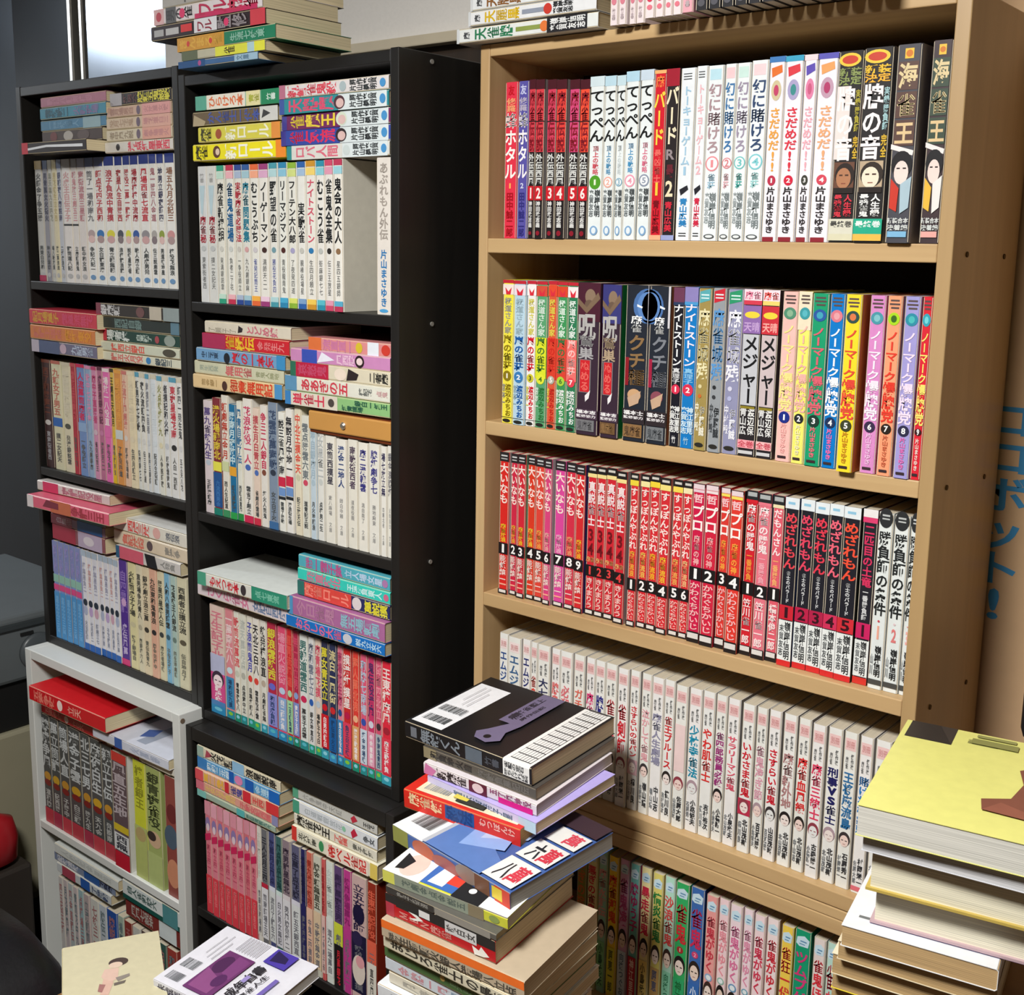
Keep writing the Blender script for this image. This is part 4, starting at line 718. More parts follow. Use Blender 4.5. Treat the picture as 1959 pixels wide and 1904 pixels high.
for i, (a, b) in enumerate(px):
    c, tc, mc, fc = dat[i]
    if i < 15:
        e = [T(.06, .52, kan(6, 300 + i), tc, .82)]
        if mc: e += [B(.54, .62, mc)] if i in (1, 2, 3, 9, 10) else [O(.55, mc, .3, .5, .025)]
        if i in (9, 10): e += [B(.63, .70, '6c90c4'), B(.705, .73, '24282c')]
        if i == 1: e += [B(.63, .93, '20508c')]
        e += [T(.70 if i not in (9, 10) else .75, .93, kan(5, 330 + i), '4c5050' if i != 1 else '3c74b0', .5)]
        if fc: e += [B(.94, 1, fc)]
    else:
        e = [T(.06, .45, kan(5, 360 + i), tc, .62), T(.55, .74, kan(4, 380 + i), '6c6c70', .34, .5, False), T(.80, .90, '文庫', '8c8c8c', .3, .5, False)]
    rows.append((a, b, c, e, '%s paperback with %s title' % (cname(c), cname(tc)), {'h': .172 + .006 * (i % 3) if i < 15 else .148 + (.0015 if i % 2 else 0)}))
row(rows, -.083, -.1025, .17, ph, G, PB)
# ---- lower shelf
ph = 'middle black bookcase lower shelf'; G = 'books on the lower shelf of the middle black bookcase'
pile([(-.484, -.280, -.207, -.186, 'd6d6ce', [B(0, .10, '4c9c80'), T(.14, .48, 'もえつき本', 'cc303c', .9), O(.53, '3a3438', .4, .5, .03), B(.62, 1, '2f8c70'), T(.66, .92, kan(4, 41), '7cc0a8', .6)], 'green and white paperback', {'yaw': .03, 'dy': -.018, 'topprint': [B(0, 1, 'dfe4e0')]}),
      (-.496, -.276, -.231, -.2075, 'd8ccd0', [T(.10, .58, 'さくら雀女', 'd07898', .9), T(.62, .96, kan(5, 42), '6c80a0', .75)], 'pink and white paperback', {'yaw': -.01, 'dy': -.012})], Y2, 'left pile, ' + ph, G, PB)
pile([(-.246, -.062, -.146, -.127, '50a8b8', [T(.08, .50, kan(5, 43), 'b85088', .95), T(.52, .92, kan(5, 44), 'b8d0e8', .6), O(.95, 'a878a8', .3)], 'blue and pink paperback'),
      (-.247, -.062, -.164, -.146, '38c8b8', [T(.10, .48, kan(4, 45), 'd07090', .95), T(.55, .92, kan(5, 46), 'c8ecec', .6), O(.96, 'c86888', .28)], 'turquoise paperback'),
      (-.246, -.062, -.185, -.164, '2c3060', [B(0, .08, '2c6c64'), B(.08, .60, 'd84840'), T(.08, .58, '麻雀ロール', 'f08878', .9), O(.66, 'd8d0d0', .44, .5, .05), T(.74, .98, kan(3, 47), 'dcd43c', .9)], 'red and navy paperback'),
      (-.264, -.066, -.214, -.186, 'a86898', [B(0, .06, '4c90c0'), T(.10, .50, '今日雀鬼', 'b880a0', .9), T(.56, .95, kan(5, 48), '8cb8c8', .75)], 'thick mauve paperback', {'dy': -.012}),
      (-.275, -.074, -.233, -.2145, '1c70c0', [T(.10, .58, 'おかしの大雀', 'e06890', .9), O(.64, 'c8c8d0', .4, .5, .045), T(.72, .97, kan(5, 49), 'bcdcf0', .6)], 'blue paperback', {'dy': -.012})], Y2, 'right pile, ' + ph, G, PB)
px = [(406, 433), (435, 450), (451, 462), (462.5, 474), (476, 487), (487, 499), (499, 512.6), (514, 532), (534, 550), (551, 562), (563, 574), (575, 591), (592, 603), (604, 616), (616, 630), (631, 645), (646, 657), (657.5, 673), (675, 688), (690, 703), (704, 717.5), (719, 731), (731, 749)]
dat = [('d8c0b4', 'd07888', 'b8c0dc', 'd04888'), ('d88890', 'e8d0d0', 'c8e0e8', '3c88b8'), ('dcdcd0', 'd85058', 'c8c8b8', None), ('d8d8cc', 'b8bcb4', 'b0b0a4', None), ('dcd8cc', '4848a8', 'd84038', None), ('e0dcd4', '1c1c1c', 'd8483c', None), ('dcdad0', '222222', 'b8a898', None), ('b02c48', 'd8d040', '6868c8', '8c8cd0'), ('d84c70', 'e890a8', 'b8cce4', '88a8d0'), ('c82830', 'e05048', 'b0d8a8', 'a0d0a0'), ('b02c4c', 'd04c68', '88a0d0', '7c90c8'), ('d8dcd8', '3c6c68', 'c82c58', None), ('d8d8d8', '6c7484', '2c5cac', None), ('dcc8b8', 'd05068', 'b8c4d0', None), ('303450', 'dcd03c', 'c81c28', 'c81c28'), ('2c3454', 'd8cc98', 'c82c30', '1c5c9c'), ('d8788c', 'a83c60', '1c4c8c', '3c80b8'), ('c82c2c', 'ece0dc', 'b81c48', 'd8405c'), ('d84038', 'e87058', 'ecb088', 'd8a068'), ('d85878', 'b0c4d8', '3850a8', 'c8d4e0'), ('c83868', '503060', 'd0d0e0', 'e0a0b8'), ('d05070', 'e890a0', '3c2c34', 'a8b0b4'), ('d82c40', 'ecdcd8', 'a02434', 'd83c50')]
rows = []
for i, (a, b) in enumerate(px):
    c, tc, mc, fc = dat[i]
    e = [T(.05, .50, kan(5, 500 + i), tc, .85), O(.56, mc, .36, .5, .03)]
    if fc: e += [B(.62, .91, fc), T(.64, .90, kan(5, 530 + i), ('f0e8e8', '1c3c64')[i % 2], .5)]
    else: e += [T(.64, .90, kan(5, 530 + i), '3c3c3c', .55)]
    if i == 0: e += [B(.45, .62, 'b4b8d4'), FACE(.60, .78, 'f0dce0', '3c2c40'), B(.88, .93, '4880b8')]
    e += [B(.925, 1, ('2c88b8', '2c8ca0', '208c70', '2c8c8c', '289878', '30a080', '389cb0', '3c90c4')[i % 8]), O(.955, ('70c0d8', '88c83c', '8cd0e0', '58b8c8')[i % 4], .28, .5, .016)]
    rows.append((a, b, c, e, '%s paperback with %s title' % (cname(c), cname(tc)), {}))
row(rows, -.084, -.4223, .176, ph, G, PB)
# ---- low black bookcase
ph = 'low black bookcase'; G = 'books on the shelf of the low black bookcase'
YB = -.120
pile([(-.460, -.263, -.482, -.464, 'd8d0b8', [B(0, .08, '9cb4a8'), Q(((.1, .1), (.9, .12), (.5, .2)), 'a84858'), T(.16, .50, kan(4, 61), '2c2c2c', .85), B(.44, .58, '8cb8d8'), T(.60, .96, kan(4, 62), '242424', .8)], 'cream and black paperback'),
      (-.463, -.266, -.501, -.482, '5c9ccc', [B(0, .12, '3c80c0'), T(.12, .42, kan(5, 63), 'd4e8f4', .7), B(.40, .46, '1c5cb0'), O(.52, 'd884b0', .4, .5, .05), B(.60, .70, '1c5cb0'), T(.72, .92, kan(3, 64), 'b8dcf0', .7), B(.88, 1, '1c64b8')], 'sky blue paperback'),
      (-.467, -.268, -.519, -.501, 'd8a890', [B(0, .10, 'd85058'), T(.11, .38, kan(5, 65), 'ecb83c', .95), B(.37, .42, 'c8303c'), T(.44, .58, '雀鬼', '4c4c98', .9), B(.59, .68, 'd0303c'), T(.70, .84, kan(2, 66), 'd84848', .7), B(.86, 1, 'd0383c')], 'peach and red paperback'),
      (-.467, -.270, -.535, -.519, 'd89c8c', [B(0, .10, 'd07080'), T(.12, .50, kan(6, 67), 'e0c070', .85), T(.55, .92, kan(6, 68), 'd86c70', .8), B(.93, 1, '8888b0')], 'salmon paperback'),
      (-.465, -.276, -.5465, -.535, '9cb0a0', [B(0, .12, '7cbcb4'), B(.52, .62, '58b0b0'), T(.64, .95, kan(6, 69), '4c7c70', .6)], 'thin grey green paperback')], YB, 'left pile, ' + ph, G, PB)
pile([(-.237, -.063, -.479, -.463, 'c0c0ba', [B(0, .07, '58a080'), T(.12, .60, kan(6, 71), '8c8c88', .5, .5, False), Q(((.1, .72), (.5, .70), (.9, .74), (.5, .78)), 'b82c40'), T(.84, .97, kan(2, 72), '4c4c4c', .5)], 'grey paperback'),
      (-.236, -.063, -.501, -.481, 'd4d8dc', [B(0, .08, '48987c'), T(.14, .60, kan(6, 73), '9ca4a8', .5, .5, False), O(.62, '88c0a0', .2), Q(((.1, .72), (.5, .70), (.9, .74), (.5, .78)), 'b82440'), T(.84, .97, kan(2, 74), '4c5054', .5)], 'white paperback'),
      (-.233, -.064, -.519, -.501, 'd8d4c4', [T(.03, .45, '麻雀花王', '23221c', .95), T(.50, .66, kan(3, 75), 'd86058', .75), T(.72, .96, kan(4, 76), '5c5c54', .5)], 'cream paperback with black title'),
      (-.238, -.063, -.5415, -.519, 'e0dcc8', [B(0, .06, 'd03c34'), T(.08, .30, kan(4, 77), '3c3c34', .5), O(.36, '3c8c58', .36, .5, .03), B(.42, .90, 'e8d8c8'), T(.44, .88, '帝ベル雀記', 'cc3430', .92), B(.92, 1, 'd8c05c')], 'cream paperback with red title')], YB, 'right pile, ' + ph, G, PB)
px = [(391, 402), (403, 414), (415, 426), (427, 439), (440, 452), (453, 464), (465, 477), (478, 489), (490, 498), (498.5, 511), (512.6, 525), (526, 538.5), (539, 554), (556, 573), (574, 584), (585, 597), (598, 613), (614, 621), (622, 637), (638, 655), (656, 671), (672, 700), (702, 720)]
rows = []
for i, (a, b) in enumerate(px):
    if i < 8:
        c = ('d87888', 'dc8090', 'd4707c', 'd87c8c')[i % 4]
        e = [B(0, .12, ('d890a0', 'e0a0b0')[i % 2]), O(.20, '8c78a8', .42, .5, .06), O(.23, 'e0c8d0', .28, .5, .035), Q(((0, .30), (1, .27), (1, .33), (0, .36)), 'c82858'), T(.38, .62, kan(4, 610), 'c05068', .6), B(.66, 1, 'd8404c'), T(.68, .92, kan(4, 640), 'e8787c', .5)]
        d = 'pink and red volume of a matching set'
    else:
        c, tc, mc = [('d8d4cc', 'c8c4bc', 'd0ccc4'), ('6c6c70', '2c2c34', 'b82840'), ('4a5080', '2c3058', 'd8dce8'), ('3c6464', '1c4040', 'cfe0dc'), ('8c7c84', '3c3040', 'd8d0d4'), ('5c5c78', '2c2c40', 'd8d8e4'), ('28285c', '1c1c40', '28285c'), ('c86858', '9c3428', 'e0b8a0'), ('c8c8b8', '444438', 'd8c0a0'), ('c85858', '9c2c30', 'dcb8b0'), ('d4dcd4', 'c0c8c4', 'd8dcd8'), ('5c4470', '3c2c50', 'c8d040'), ('b83c88', '8c2868', 'b83c88'), ('c4a8a4', '2c2444', '1c1a38'), ('8c2c1c', 'd86048', 'd86048')][i - 8]
        e = [T(.06, .44, kan(6, 660 + i), tc, .8), B(.46, .50, mc), B(.50, .94, ('dcdce0', 'd8dcdc', 'd8d8e0')[i % 3] if i in (9, 10, 11, 12, 13) else mc), T(.55, .92, kan(6, 690 + i), '6c6c74', .6)]
        if i in (19, 22): e += [B(.64, 1, '1c1a1c' if i == 19 else 'd8d4c8'), T(.68, .97, kan(4, 720 + i), 'd02838' if i == 19 else '3c3c3c', .4)]
        if i == 21: e += [O(.3, '1c1838', .4, .5, .08), O(.5, '2c2448', .36, .4, .06), O(.75, 'd8ccc0', .45, .5, .12), O(.68, 'd89aa0', .3, .6, .05)]
        d = '%s paperback with %s print' % (cname(c), cname(tc))
    rows.append((a, b, c, e, d, {'h': .188 if i not in (8,) else .19, 'side': 'd8d4d0' if i in (9, 11, 12, 13) else None}))
row(rows, -.1185, -.7405, .19, ph, G, PB, ref='top')
# ---- left black bookcase
ph = 'left black bookcase upper shelf'; G = 'books on the upper shelf of the left black bookcase'
pile([(-.882, -.690, .515, .532, 'a86c80', [T(.1, .8, kan(7, 81), 'b87c90', .6)], 'dusty pink paperback'), (-.889, -.692, .496, .515, '3c88a0', [T(.08, .45, kan(4, 82), '1c4c5c', .8), T(.52, .9, kan(4, 83), '7c6c98', .8)], 'teal paperback'),
      (-.888, -.692, .478, .496, '4c80a0', [T(.1, .6, kan(5, 84), '6c98b4', .7), B(.66, .92, '90acb4')], 'steel blue paperback'), (-.884, -.705, .458, .478, '4a3c38', [O(.2, '6c3430', .4, .5, .06), O(.45, 'b0a8a0', .4, .5, .08), O(.7, '5c4c48', .4, .5, .1)], 'dark brown illustrated paperback'),
      (-.950, -.752, .4385, .457, '2a2426', [B(0, .10, 'c02c3c'), Q(((.3, .1), (.5, .4), (.35, .95), (.6, .95), (.7, .4), (.5, .1)), 'e0e4e8')], 'black paperback jutting out, glossy spine', {'dy': -.035})], -.088, 'left pile, ' + ph, G, PB)
pile([(-.680, -.520, .5065, .5255, '241c1e', [B(0, .2, 'a8a4a8'), T(.22, .45, kan(3, 85), '5c3434', .8), T(.46, .98, kan(6, 86), 'd8d040', .9)], 'black paperback with yellow print')] +
     [(-.690 - .002 * i, -.520, z0, z1, c, [T(.05, .42, kan(5, 87 + i), tc, .7), O(.5, '6c5c6c', .4, .5, .03), B(.56, .98, c2), T(.58, .95, kan(5, 93 + i), 'c08888', .6)], d) for i, (z0, z1, c, c2, tc, d) in enumerate(((.489, .506, 'c8a894', 'd89c98', 'a88070', 'peach paperback'), (.471, .489, 'ccb8a0', 'd8a898', 'b0957c', 'pale tan paperback'), (.453, .471, 'cfc4ac', 'd8a090', '9c8c74', 'beige paperback')))] +
     [(-.696, -.519, .4355, .453, 'd8d4cc', [O(.2, '3c3c40', .3, .5, .03), T(.35, .96, kan(6, 99), 'd84458', .9)], 'white paperback with red print')], -.088, 'right pile, ' + ph, G, PB)
px = [(77, 90), (91, 101), (101.5, 109), (109.5, 117.5), (118, 127), (128, 144), (145, 156), (156.5, 171), (172, 188), (189, 205.5), (208, 226), (227, 242), (244, 256.5), (257, 272), (274, 292), (293, 306), (306.5, 320), (323, 340)]
rows = []
for i, (a, b) in enumerate(px):
    c = ('b8b8b4', '8c8c94', 'bcbcb4', 'd0c8a8', 'b8bcc4', 'dcd8d4', 'd8d4d0', 'd8d2ce')[i] if i < 8 else 'e2e2de'
    tc = ('3c3c3c', '3c3c50', '8c8c7c', 'b8a878', '4c4c68', 'c89494', 'c88c90', 'b87880', '6c6c70', 'b83840', 'b43440', 'a82830', 'b03038', 'a82c38', 'c02c3c', 'a86c74', '2c2c50', '8c6048')[i]
    e = [B(0, .07, ('c8b070', '304878', 'b0a890', 'd0c080', '6c7ca8', 'a8a49c', '989ca0', '8c8ca0')[i] if i < 8 else '28387c'), T(.10, .50, kan(7, 800 + i), tc, .72)]
    if i > 7: e += [O(.60, ('b09c9c', '2c70b0', 'd8d040', '484c58', 'd8d848', '34589c', '908c90', 'a8a4a0', '8c9c40', 'c89090')[i - 8], .42, .5, .035), O(.64, ('d8b8b4', 'a89090', 'c8a0a0', '807478')[i % 4], .4, .5, .03)]
    elif i in (5, 6): e += [B(.52, .535, '2c2c2c')]
    e += [T(.70, .90, kan(5, 830 + i), '4c5050', .55), O(.945, '6890b8' if i > 7 else 'b0b0b0', .32, .5, .02)]
    if i == 0: e.append(B(.95, 1, 'a82850'))
    rows.append((a, b, c, e, '%s paperback with %s title' % (cname(c), cname(tc)), {'h': .2}))
row(rows, -.082, .232, .2, ph, G, PB)
ph = 'left black bookcase middle shelf'; G = 'books on the middle shelf of the left black bookcase'
pile([(-.955, -.745, .160, .186, 'c03848', [T(.05, .45, kan(5, 101), 'c89838', .8), T(.5, .95, kan(5, 102), 'c84868', .8)], 'crimson and gold paperback', {'dy': -.012}), (-.956, -.752, .134, .159, 'c87840', [T(.05, .5, kan(5, 103), 'c87060', .8), T(.55, .95, kan(4, 104), 'd89030', .8)], 'orange paperback', {'dy': -.012}),
      (-.957, -.748, .112, .1335, '6c6880', [B(0, .12, 'b0a8b4'), B(.12, .44, '4c5878'), O(.5, 'b8a0b0', .4, .5, .05), T(.62, .95, kan(4, 105), 'b0bcd0', .8)], 'grey blue paperback', {'dy': -.012})], -.088, 'left pile, ' + ph, G, PB)
pile([(-.742, -.518, .183, .204, '34302e', [B(0, .06, '7c3c4c'), T(.06, .3, kan(3, 106), 'c8c8c8', .85), O(.55, '6c4c4c', .4, .5, .05), B(.66, .8, 'b8b0a0'), B(.82, 1, '8c9898')], 'black and beige paperback'), (-.735, -.519, .163, .183, '2c3432', [T(.2, .55, kan(4, 107), '6c8480', .8), B(.9, 1, '5c7c8c')], 'dark slate paperback'),
      (-.728, -.519, .143, .163, '1f4038', [B(0, .05, 'b02c3c'), T(.05, .36, kan(3, 108), 'd0d8d4', .9), T(.45, .65, kan(4, 109), 'b8c8c0', .6), O(.72, 'a04850', .3), O(.88, '8c9890', .44, .5, .07)], 'dark green paperback'), (-.738, -.518, .127, .143, 'c8ccb8', [T(.15, .58, kan(5, 110), 'd85848', .85), O(.88, '4c483c', .4, .5, .08)], 'pale paperback with red print'),
      (-.739, -.518, .1115, .127, 'd0d0bc', [T(.15, .55, kan(5, 111), 'd06860', .85), O(.62, '3c80b8', .36, .5, .03), T(.7, .9, kan(3, 112), '3c4c58', .8)], 'pale paperback with blue spot')], -.088, 'right pile, ' + ph, G, PB)
px = [(89.6, 105), (107, 124.5), (127, 142.5), (143.6, 153), (155, 170.5), (171, 182), (183, 193), (193.5, 204), (204.5, 217), (217.6, 225.5), (226, 239.5), (240.7, 250), (251.5, 264), (265, 274), (275, 284), (285, 292.4), (293, 306), (307, 317), (318, 328.5), (330, 344), (344.6, 354)]
rows = []
cl = [('3c2424', '6c3828', 'c8c4c0'), ('ccc8a8', 'b86858', '2c60a8'), ('d0c8ac', 'd0c8b0', '4c4c40'), ('a82c3c', 'c04c54', 'a82c3c'), ('6c88b8', 'c82050', '88a4c8'), ('8ca4c0', 'd88cb0', '90aac4'), ('c888a8', 'b83c6c', 'c8b0bc'), ('b06888', '5c2c40', 'c078a0'), ('d868a8', 'e8d8d8', 'd86ca8'), ('d0b048', '3c3820', 'd8b838'), ('d08c48', 'e0a048', 'c4ccc8'), ('d8b8a0', 'c87870', 'd4ccc4'), ('dccfae', 'd8ccb0', 'd8ccb0'), ('d4d6d0', '2c2c2c', 'c8ccc8'), ('d8d8d2', '282828', 'd0d0cc'), ('ccd0d2', '7c7c80', 'c4c8cc'), ('d4dade', 'd0d8dc', 'd0d8dc'), ('d8d8cc', '8c8c50', 'd8d0b0'), ('d6d8d8', '3c3c40', 'c0c4c8'), ('dadad8', 'c03040', '2c2c2c'), ('dcdcda', '4c4c4c', 'd0d0d0')]
for i, (a, b) in enumerate(px):
    c, tc, mc = cl[i]
    e = [B(0, .04, ('c8c4b0', '5898b0')[i % 2]) if i > 12 else B(0, .03, tc), T(.07, .50, kan(6, 870 + i), tc, .75)]
    e += [B(.52, .60, mc)] if i in (1, 4, 8, 10) else [O(.58, mc, .36, .5, .025)]
    if i == 9: e += [B(.75, 1, 'd8b020')]
    e += [T(.66, .93, kan(5, 900 + i), '5c5c58' if i else '9c9ca0', .5)]
    rows.append((a, b, c, e, '%s paperback with %s title' % (cname(c), cname(tc)), {}))
row(rows, -.083, -.093, .19, ph, G, PB)
ph = 'left black bookcase lower shelf'; G = 'books on the lower shelf of the left black bookcase'
pile([(-.948, -.735, -.132, -.114, 'c8c0bc', [B(.08, .3, 'c83860'), T(.35, .9, kan(5, 121), 'b07080', .8)], 'pink and grey paperback', {'yaw': .06}), (-.977, -.735, -.155, -.133, 'd86078', [B(0, .08, 'd8d0d0'), B(.3, .55, 'c06848'), Q(((.3, .2), (.9, .25), (.8, .4), (.3, .4)), '7c3040'), T(.55, .95, kan(4, 122), 'a03844', .8)], 'rose paperback jutting out', {'dy': -.03, 'yaw': .05}),
      (-.920, -.745, -.174, -.156, '6c4c58', [B(0, .3, 'b83c4c'), B(.5, .95, '2c6c64'), T(.3, .6, kan(3, 123), 'd0c8cc', .7)], 'maroon and teal paperback'), (-.919, -.748, -.192, -.174, '886078', [B(0, .4, 'a84c5c'), B(.5, .95, '2c60a0'), T(.1, .4, kan(3, 124), 'd8b8c0', .7)], 'plum and blue paperback'),
      (-.918, -.750, -.2195, -.192, '8c5058', [B(0, .45, '9c2c40'), B(.5, .95, 'b8a8c0'), O(.7, 'd8d0d8', .3, .5, .1)], 'maroon and lilac paperback')], -.088, 'left pile, ' + ph, G, PB)
pile([(-.722, -.516, -.170, -.146, 'd8d4c8', [T(.2, .5, kan(4, 125), 'd84c48', .9), O(.6, 'd8a8a0', .4, .5, .05), T(.72, .9, kan(3, 126), '6c7078', .6)], 'white paperback with red print', {'topprint': [B(0, 1, 'e0e0dc')]}), (-.722, -.516, -.194, -.1705, 'd4c4ac', [T(.12, .42, kan(4, 127), 'd86858', .9), O(.5, '5c4c50', .36, .5, .04), T(.7, .9, kan(3, 128), '8c8880', .6)], 'beige paperback'),
      (-.716, -.537, -.216, -.1945, 'c8c4c0', [B(0, .06, '2c5c80'), B(.06, .44, 'd05c70'), Q(((0, .5), (1, .46), (1, .62), (0, .66)), '1c1c20'), T(.7, .92, kan(3, 129), '8c8c88', .6)], 'pink black and white paperback')], -.088, 'right pile, ' + ph, G, PB)
px = [(109, 119), (119.5, 130), (130.5, 140.5), (141, 151), (151.5, 162), (163.5, 173), (173.6, 183), (183.6, 194), (195, 204.5), (205, 214.5), (215, 223.5), (224, 233), (233.5, 250), (251, 266), (267, 277.5), (278, 291), (292, 305), (306, 319), (320, 331), (332, 343), (344, 363)]
rows = []
for i, (a, b) in enumerate(px):
    if i < 5: c, e, d = '7c8cc0', [B(0, .32, '8088b8'), B(.34, .42, '8cb8a8'), B(.44, .50, 'd04880'), B(.52, 1, '4c90c8'), T(.04, .30, kan(4, 950), '9c90c8', .6), T(.56, .94, kan(5, 951), '78b0dc', .6)], 'blue and lilac volume of a matching set'
    elif i < 12: c, e, d = 'd8d8e0', [B(0, .06, 'a8b8c8'), T(.12, .42, kan(5, 960), ('c89c98', '9c9cb0')[i % 2], .6), O(.52, '2c3440', .42, .5, .035), O(.60, ('b8a0c8', 'c8a0b0', 'a8b0c8')[i % 3], .4, .5, .05), T(.70, .9, kan(4, 970 + i), '8c90a0', .5), B(.93, 1, '1c5cac')], 'white volume with blue foot'
    elif i == 12: c, e, d = '50308c', [T(.1, .5, kan(4, 980), '8c70b8', .8), O(.4, 'c8a0c8', .3), T(.6, .9, kan(4, 981), 'c0b0d8', .6), B(.94, 1, 'd03c78')], 'purple paperback'
    else:
        c = ('d8d0a0', 'd4ccb0', 'd8c8a8', 'd8a890', 'd4ccac', '7cb0cc', 'a8c0b8', 'cfcaac')[i - 13]
        e, d = [T(.08, .50, kan(7, 990 + i), '3a3a34', .72), O(.58, ('c8c09c', 'b0a890', '3c3830', '2c2a2c', '3c4040', '3c6070', '6c8078', '5c5444')[i - 13], .34, .5, .025), T(.68, .92, kan(5, 1010 + i), '6c6c60', .5)], '%s paperback with black title' % cname(c)
    rows.append((a, b, c, e, d, {'h': .18 if i < 12 else .184}))
row(rows, -.086, -.4045, .18, ph, G, PB)
# ---- white bookcase
ph = 'white bookcase upper shelf'; G = 'books on the upper shelf of the white bookcase'
rd = [T(.06, .34, kan(4, 131), 'e88070', .8), O(.42, 'f0d8d0', .36, .5, .035), T(.52, .7, kan(2, 132), 'e8a090', .6)]
pile([(-.942, -.708, -.495, -.468, 'c81c24', rd, 'red paperback jutting out', {'dy': -.024, 'yaw': .03}), (-.915, -.712, -.513, -.4955, 'c4202a', rd, 'red paperback', {'yaw': .0}), (-.915, -.716, -.5315, -.5135, 'c8242c', rd, 'red paperback resting on the row', {'yaw': .0})], -.128, 'left pile, ' + ph, G, PB)
pile([(-.720, -.512, -.518, -.500, 'ccd0dc', [B(.3, .4, '3c60a8'), T(.5, .9, kan(3, 133), 'a8b0c4', .5)], 'white magazine', {'dy': -.01, 'yaw': .03, 'topprint': [B(0, 1, 'd0d4e0'), B(.1, .3, '8c98a4', .5, .7), B(.5, .62, '9ca4b4', .1, .9), Q(((.2, .45), (.4, .4), (.5, .5), (.3, .55)), '4c64a0')]}), (-.704, -.514, -.5315, -.5185, 'd8d4c8', [B(.1, .5, 'a83c48'), B(.52, .95, 'd8d0bc')], 'cream paperback with red part', {})], -.128, 'right pile, ' + ph, G, PB)
px = [(89, 104.5), (105, 121), (122, 139), (140, 162), (163, 180.5), (181, 202), (203, 221.5), (222, 250), (262, 285), (286, 314), (322, 347)]
rows = []
for i, (a, b) in enumerate(px):
    if i < 7: c, e, d = '4a4c4c', [T(.03, .48, kan(4, 1100 + i), 'c0c4c4', .95), O(.56, ('c08c30', 'c89c28')[i % 2], .4, .5, .04), O(.62, '7c2420', .4, .5, .03), T(.68, .85, kan(3, 1120 + i), 'b8b8b4', .6), B(.86, 1, ('b83c48', 'a8344c', 'c0404c')[i % 3])], 'grey black comic with pale lettering'
    elif i == 7: c, e, d = '5c4c50', [B(0, .08, 'c83c34'), T(.08, .55, kan(5, 1107), 'b4a8ac', .95), B(.62, .68, 'c8b02c'), B(.70, .85, 'd0d0d0'), T(.71, .84, kan(2, 1108), '3c3c44', .8), B(.86, 1, 'b81c30')], 'dark comic with white and red foot'
    elif i == 8: c, e, d = 'c8cc38', [T(.04, .4, kan(4, 1109), '8c8c28', .7), B(.55, 1, 'b0b86c'), O(.62, 'b09c68', .44, .5, .06)], 'yellow green paperback'
    elif i == 9: c, e, d = 'a0ac68', [T(.04, .5, kan(5, 1110), '3c4428', .85), O(.60, 'c8a888', .44, .5, .07), O(.58, '3c302c', .3, .3, .04), B(.72, 1, 'b0bc78')], 'olive green paperback with portrait'
    else: c, e, d = '8c4840', [O(.3, '6c2c2c', .4, .5, .08), O(.5, '4c5c6c', .5, .4, .1), O(.8, 'c88868', .5, .5, .12)], 'red brown illustrated paperback'
    rows.append((a, b, c, e, d, {'h': .208, 'side': 'd8d8d4' if i == 7 else None, 'dy': -.004 if i == 7 else 0}))
row(rows, -.126, -.7455, .21, ph, G, PB)
ph = 'white bookcase lower shelf'; G = 'books on the lower shelf of the white bookcase'
pile([(-.896, -.690, -.796, -.776, 'd0d4d0', [T(.1, .9, kan(6, 141), 'b8bcb8', .5)], 'white paperback'), (-.895, -.700, -.814, -.796, '7c88a0', [T(.05, .4, kan(4, 142), 'd8d8dc', .8), B(.5, .75, '2c5898'), T(.75, .95, kan(3, 143), '2c3048', .8)], 'grey blue paperback'), (-.892, -.715, -.833, -.814, 'c4cacc', [B(.1, .35, 'a84858'), B(.45, .62, '2c5ca8'), T(.65, .95, kan(3, 144), '3c4c70', .8)], 'white and blue paperback')], -.128, 'left pile, ' + ph, G, PB)
pile([(-.672, -.506, -.800, -.766, 'd0d6d4', [B(0, 1, '1c5048', 0, .25), T(.08, .6, kan(6, 145), '4c6460', .5, .6), B(.7, .95, '50888c')], 'white and green paperback'), (-.670, -.507, -.834, -.8005, '7c3430', [T(.1, .5, kan(5, 146), 'b0a8a0', .7), B(.6, .9, 'd0d8d8')], 'brown red paperback')], -.128, 'right pile, ' + ph, G, PB)
px = [(111, 119.5), (120, 128.5), (129, 138.5), (139, 147.5), (148, 158.5), (159, 170), (172, 188), (188.5, 202.5), (203, 223), (224, 236), (237, 252), (253, 268), (269, 284), (285, 300), (301, 318), (319, 338)]
rows = []
for i, (a, b) in enumerate(px):
    c = ('c8c4c0', 'c4b8b8', 'b8c0c0', 'c8bcbc', '9cb8bc', 'b8a8a8', 'd0d0c8', 'c0c8d0', '2c54a0', 'a8b8a8', '8c3c34', 'c8c8c0', '5c4c48', 'b8b0a8', '3c5c54', '9c4038')[i]
    rows.append((a, b, c, [T(.05, .5, kan(5, 1200 + i), ('a87070', '6c7c80')[i % 2], .6), T(.62, .9, kan(4, 1220 + i), '7c7c7c', .5)], '%s paperback' % cname(c), {'h': .228}))
row(rows, -.124, -1.0755, .228, ph, G, PB, ref='top')
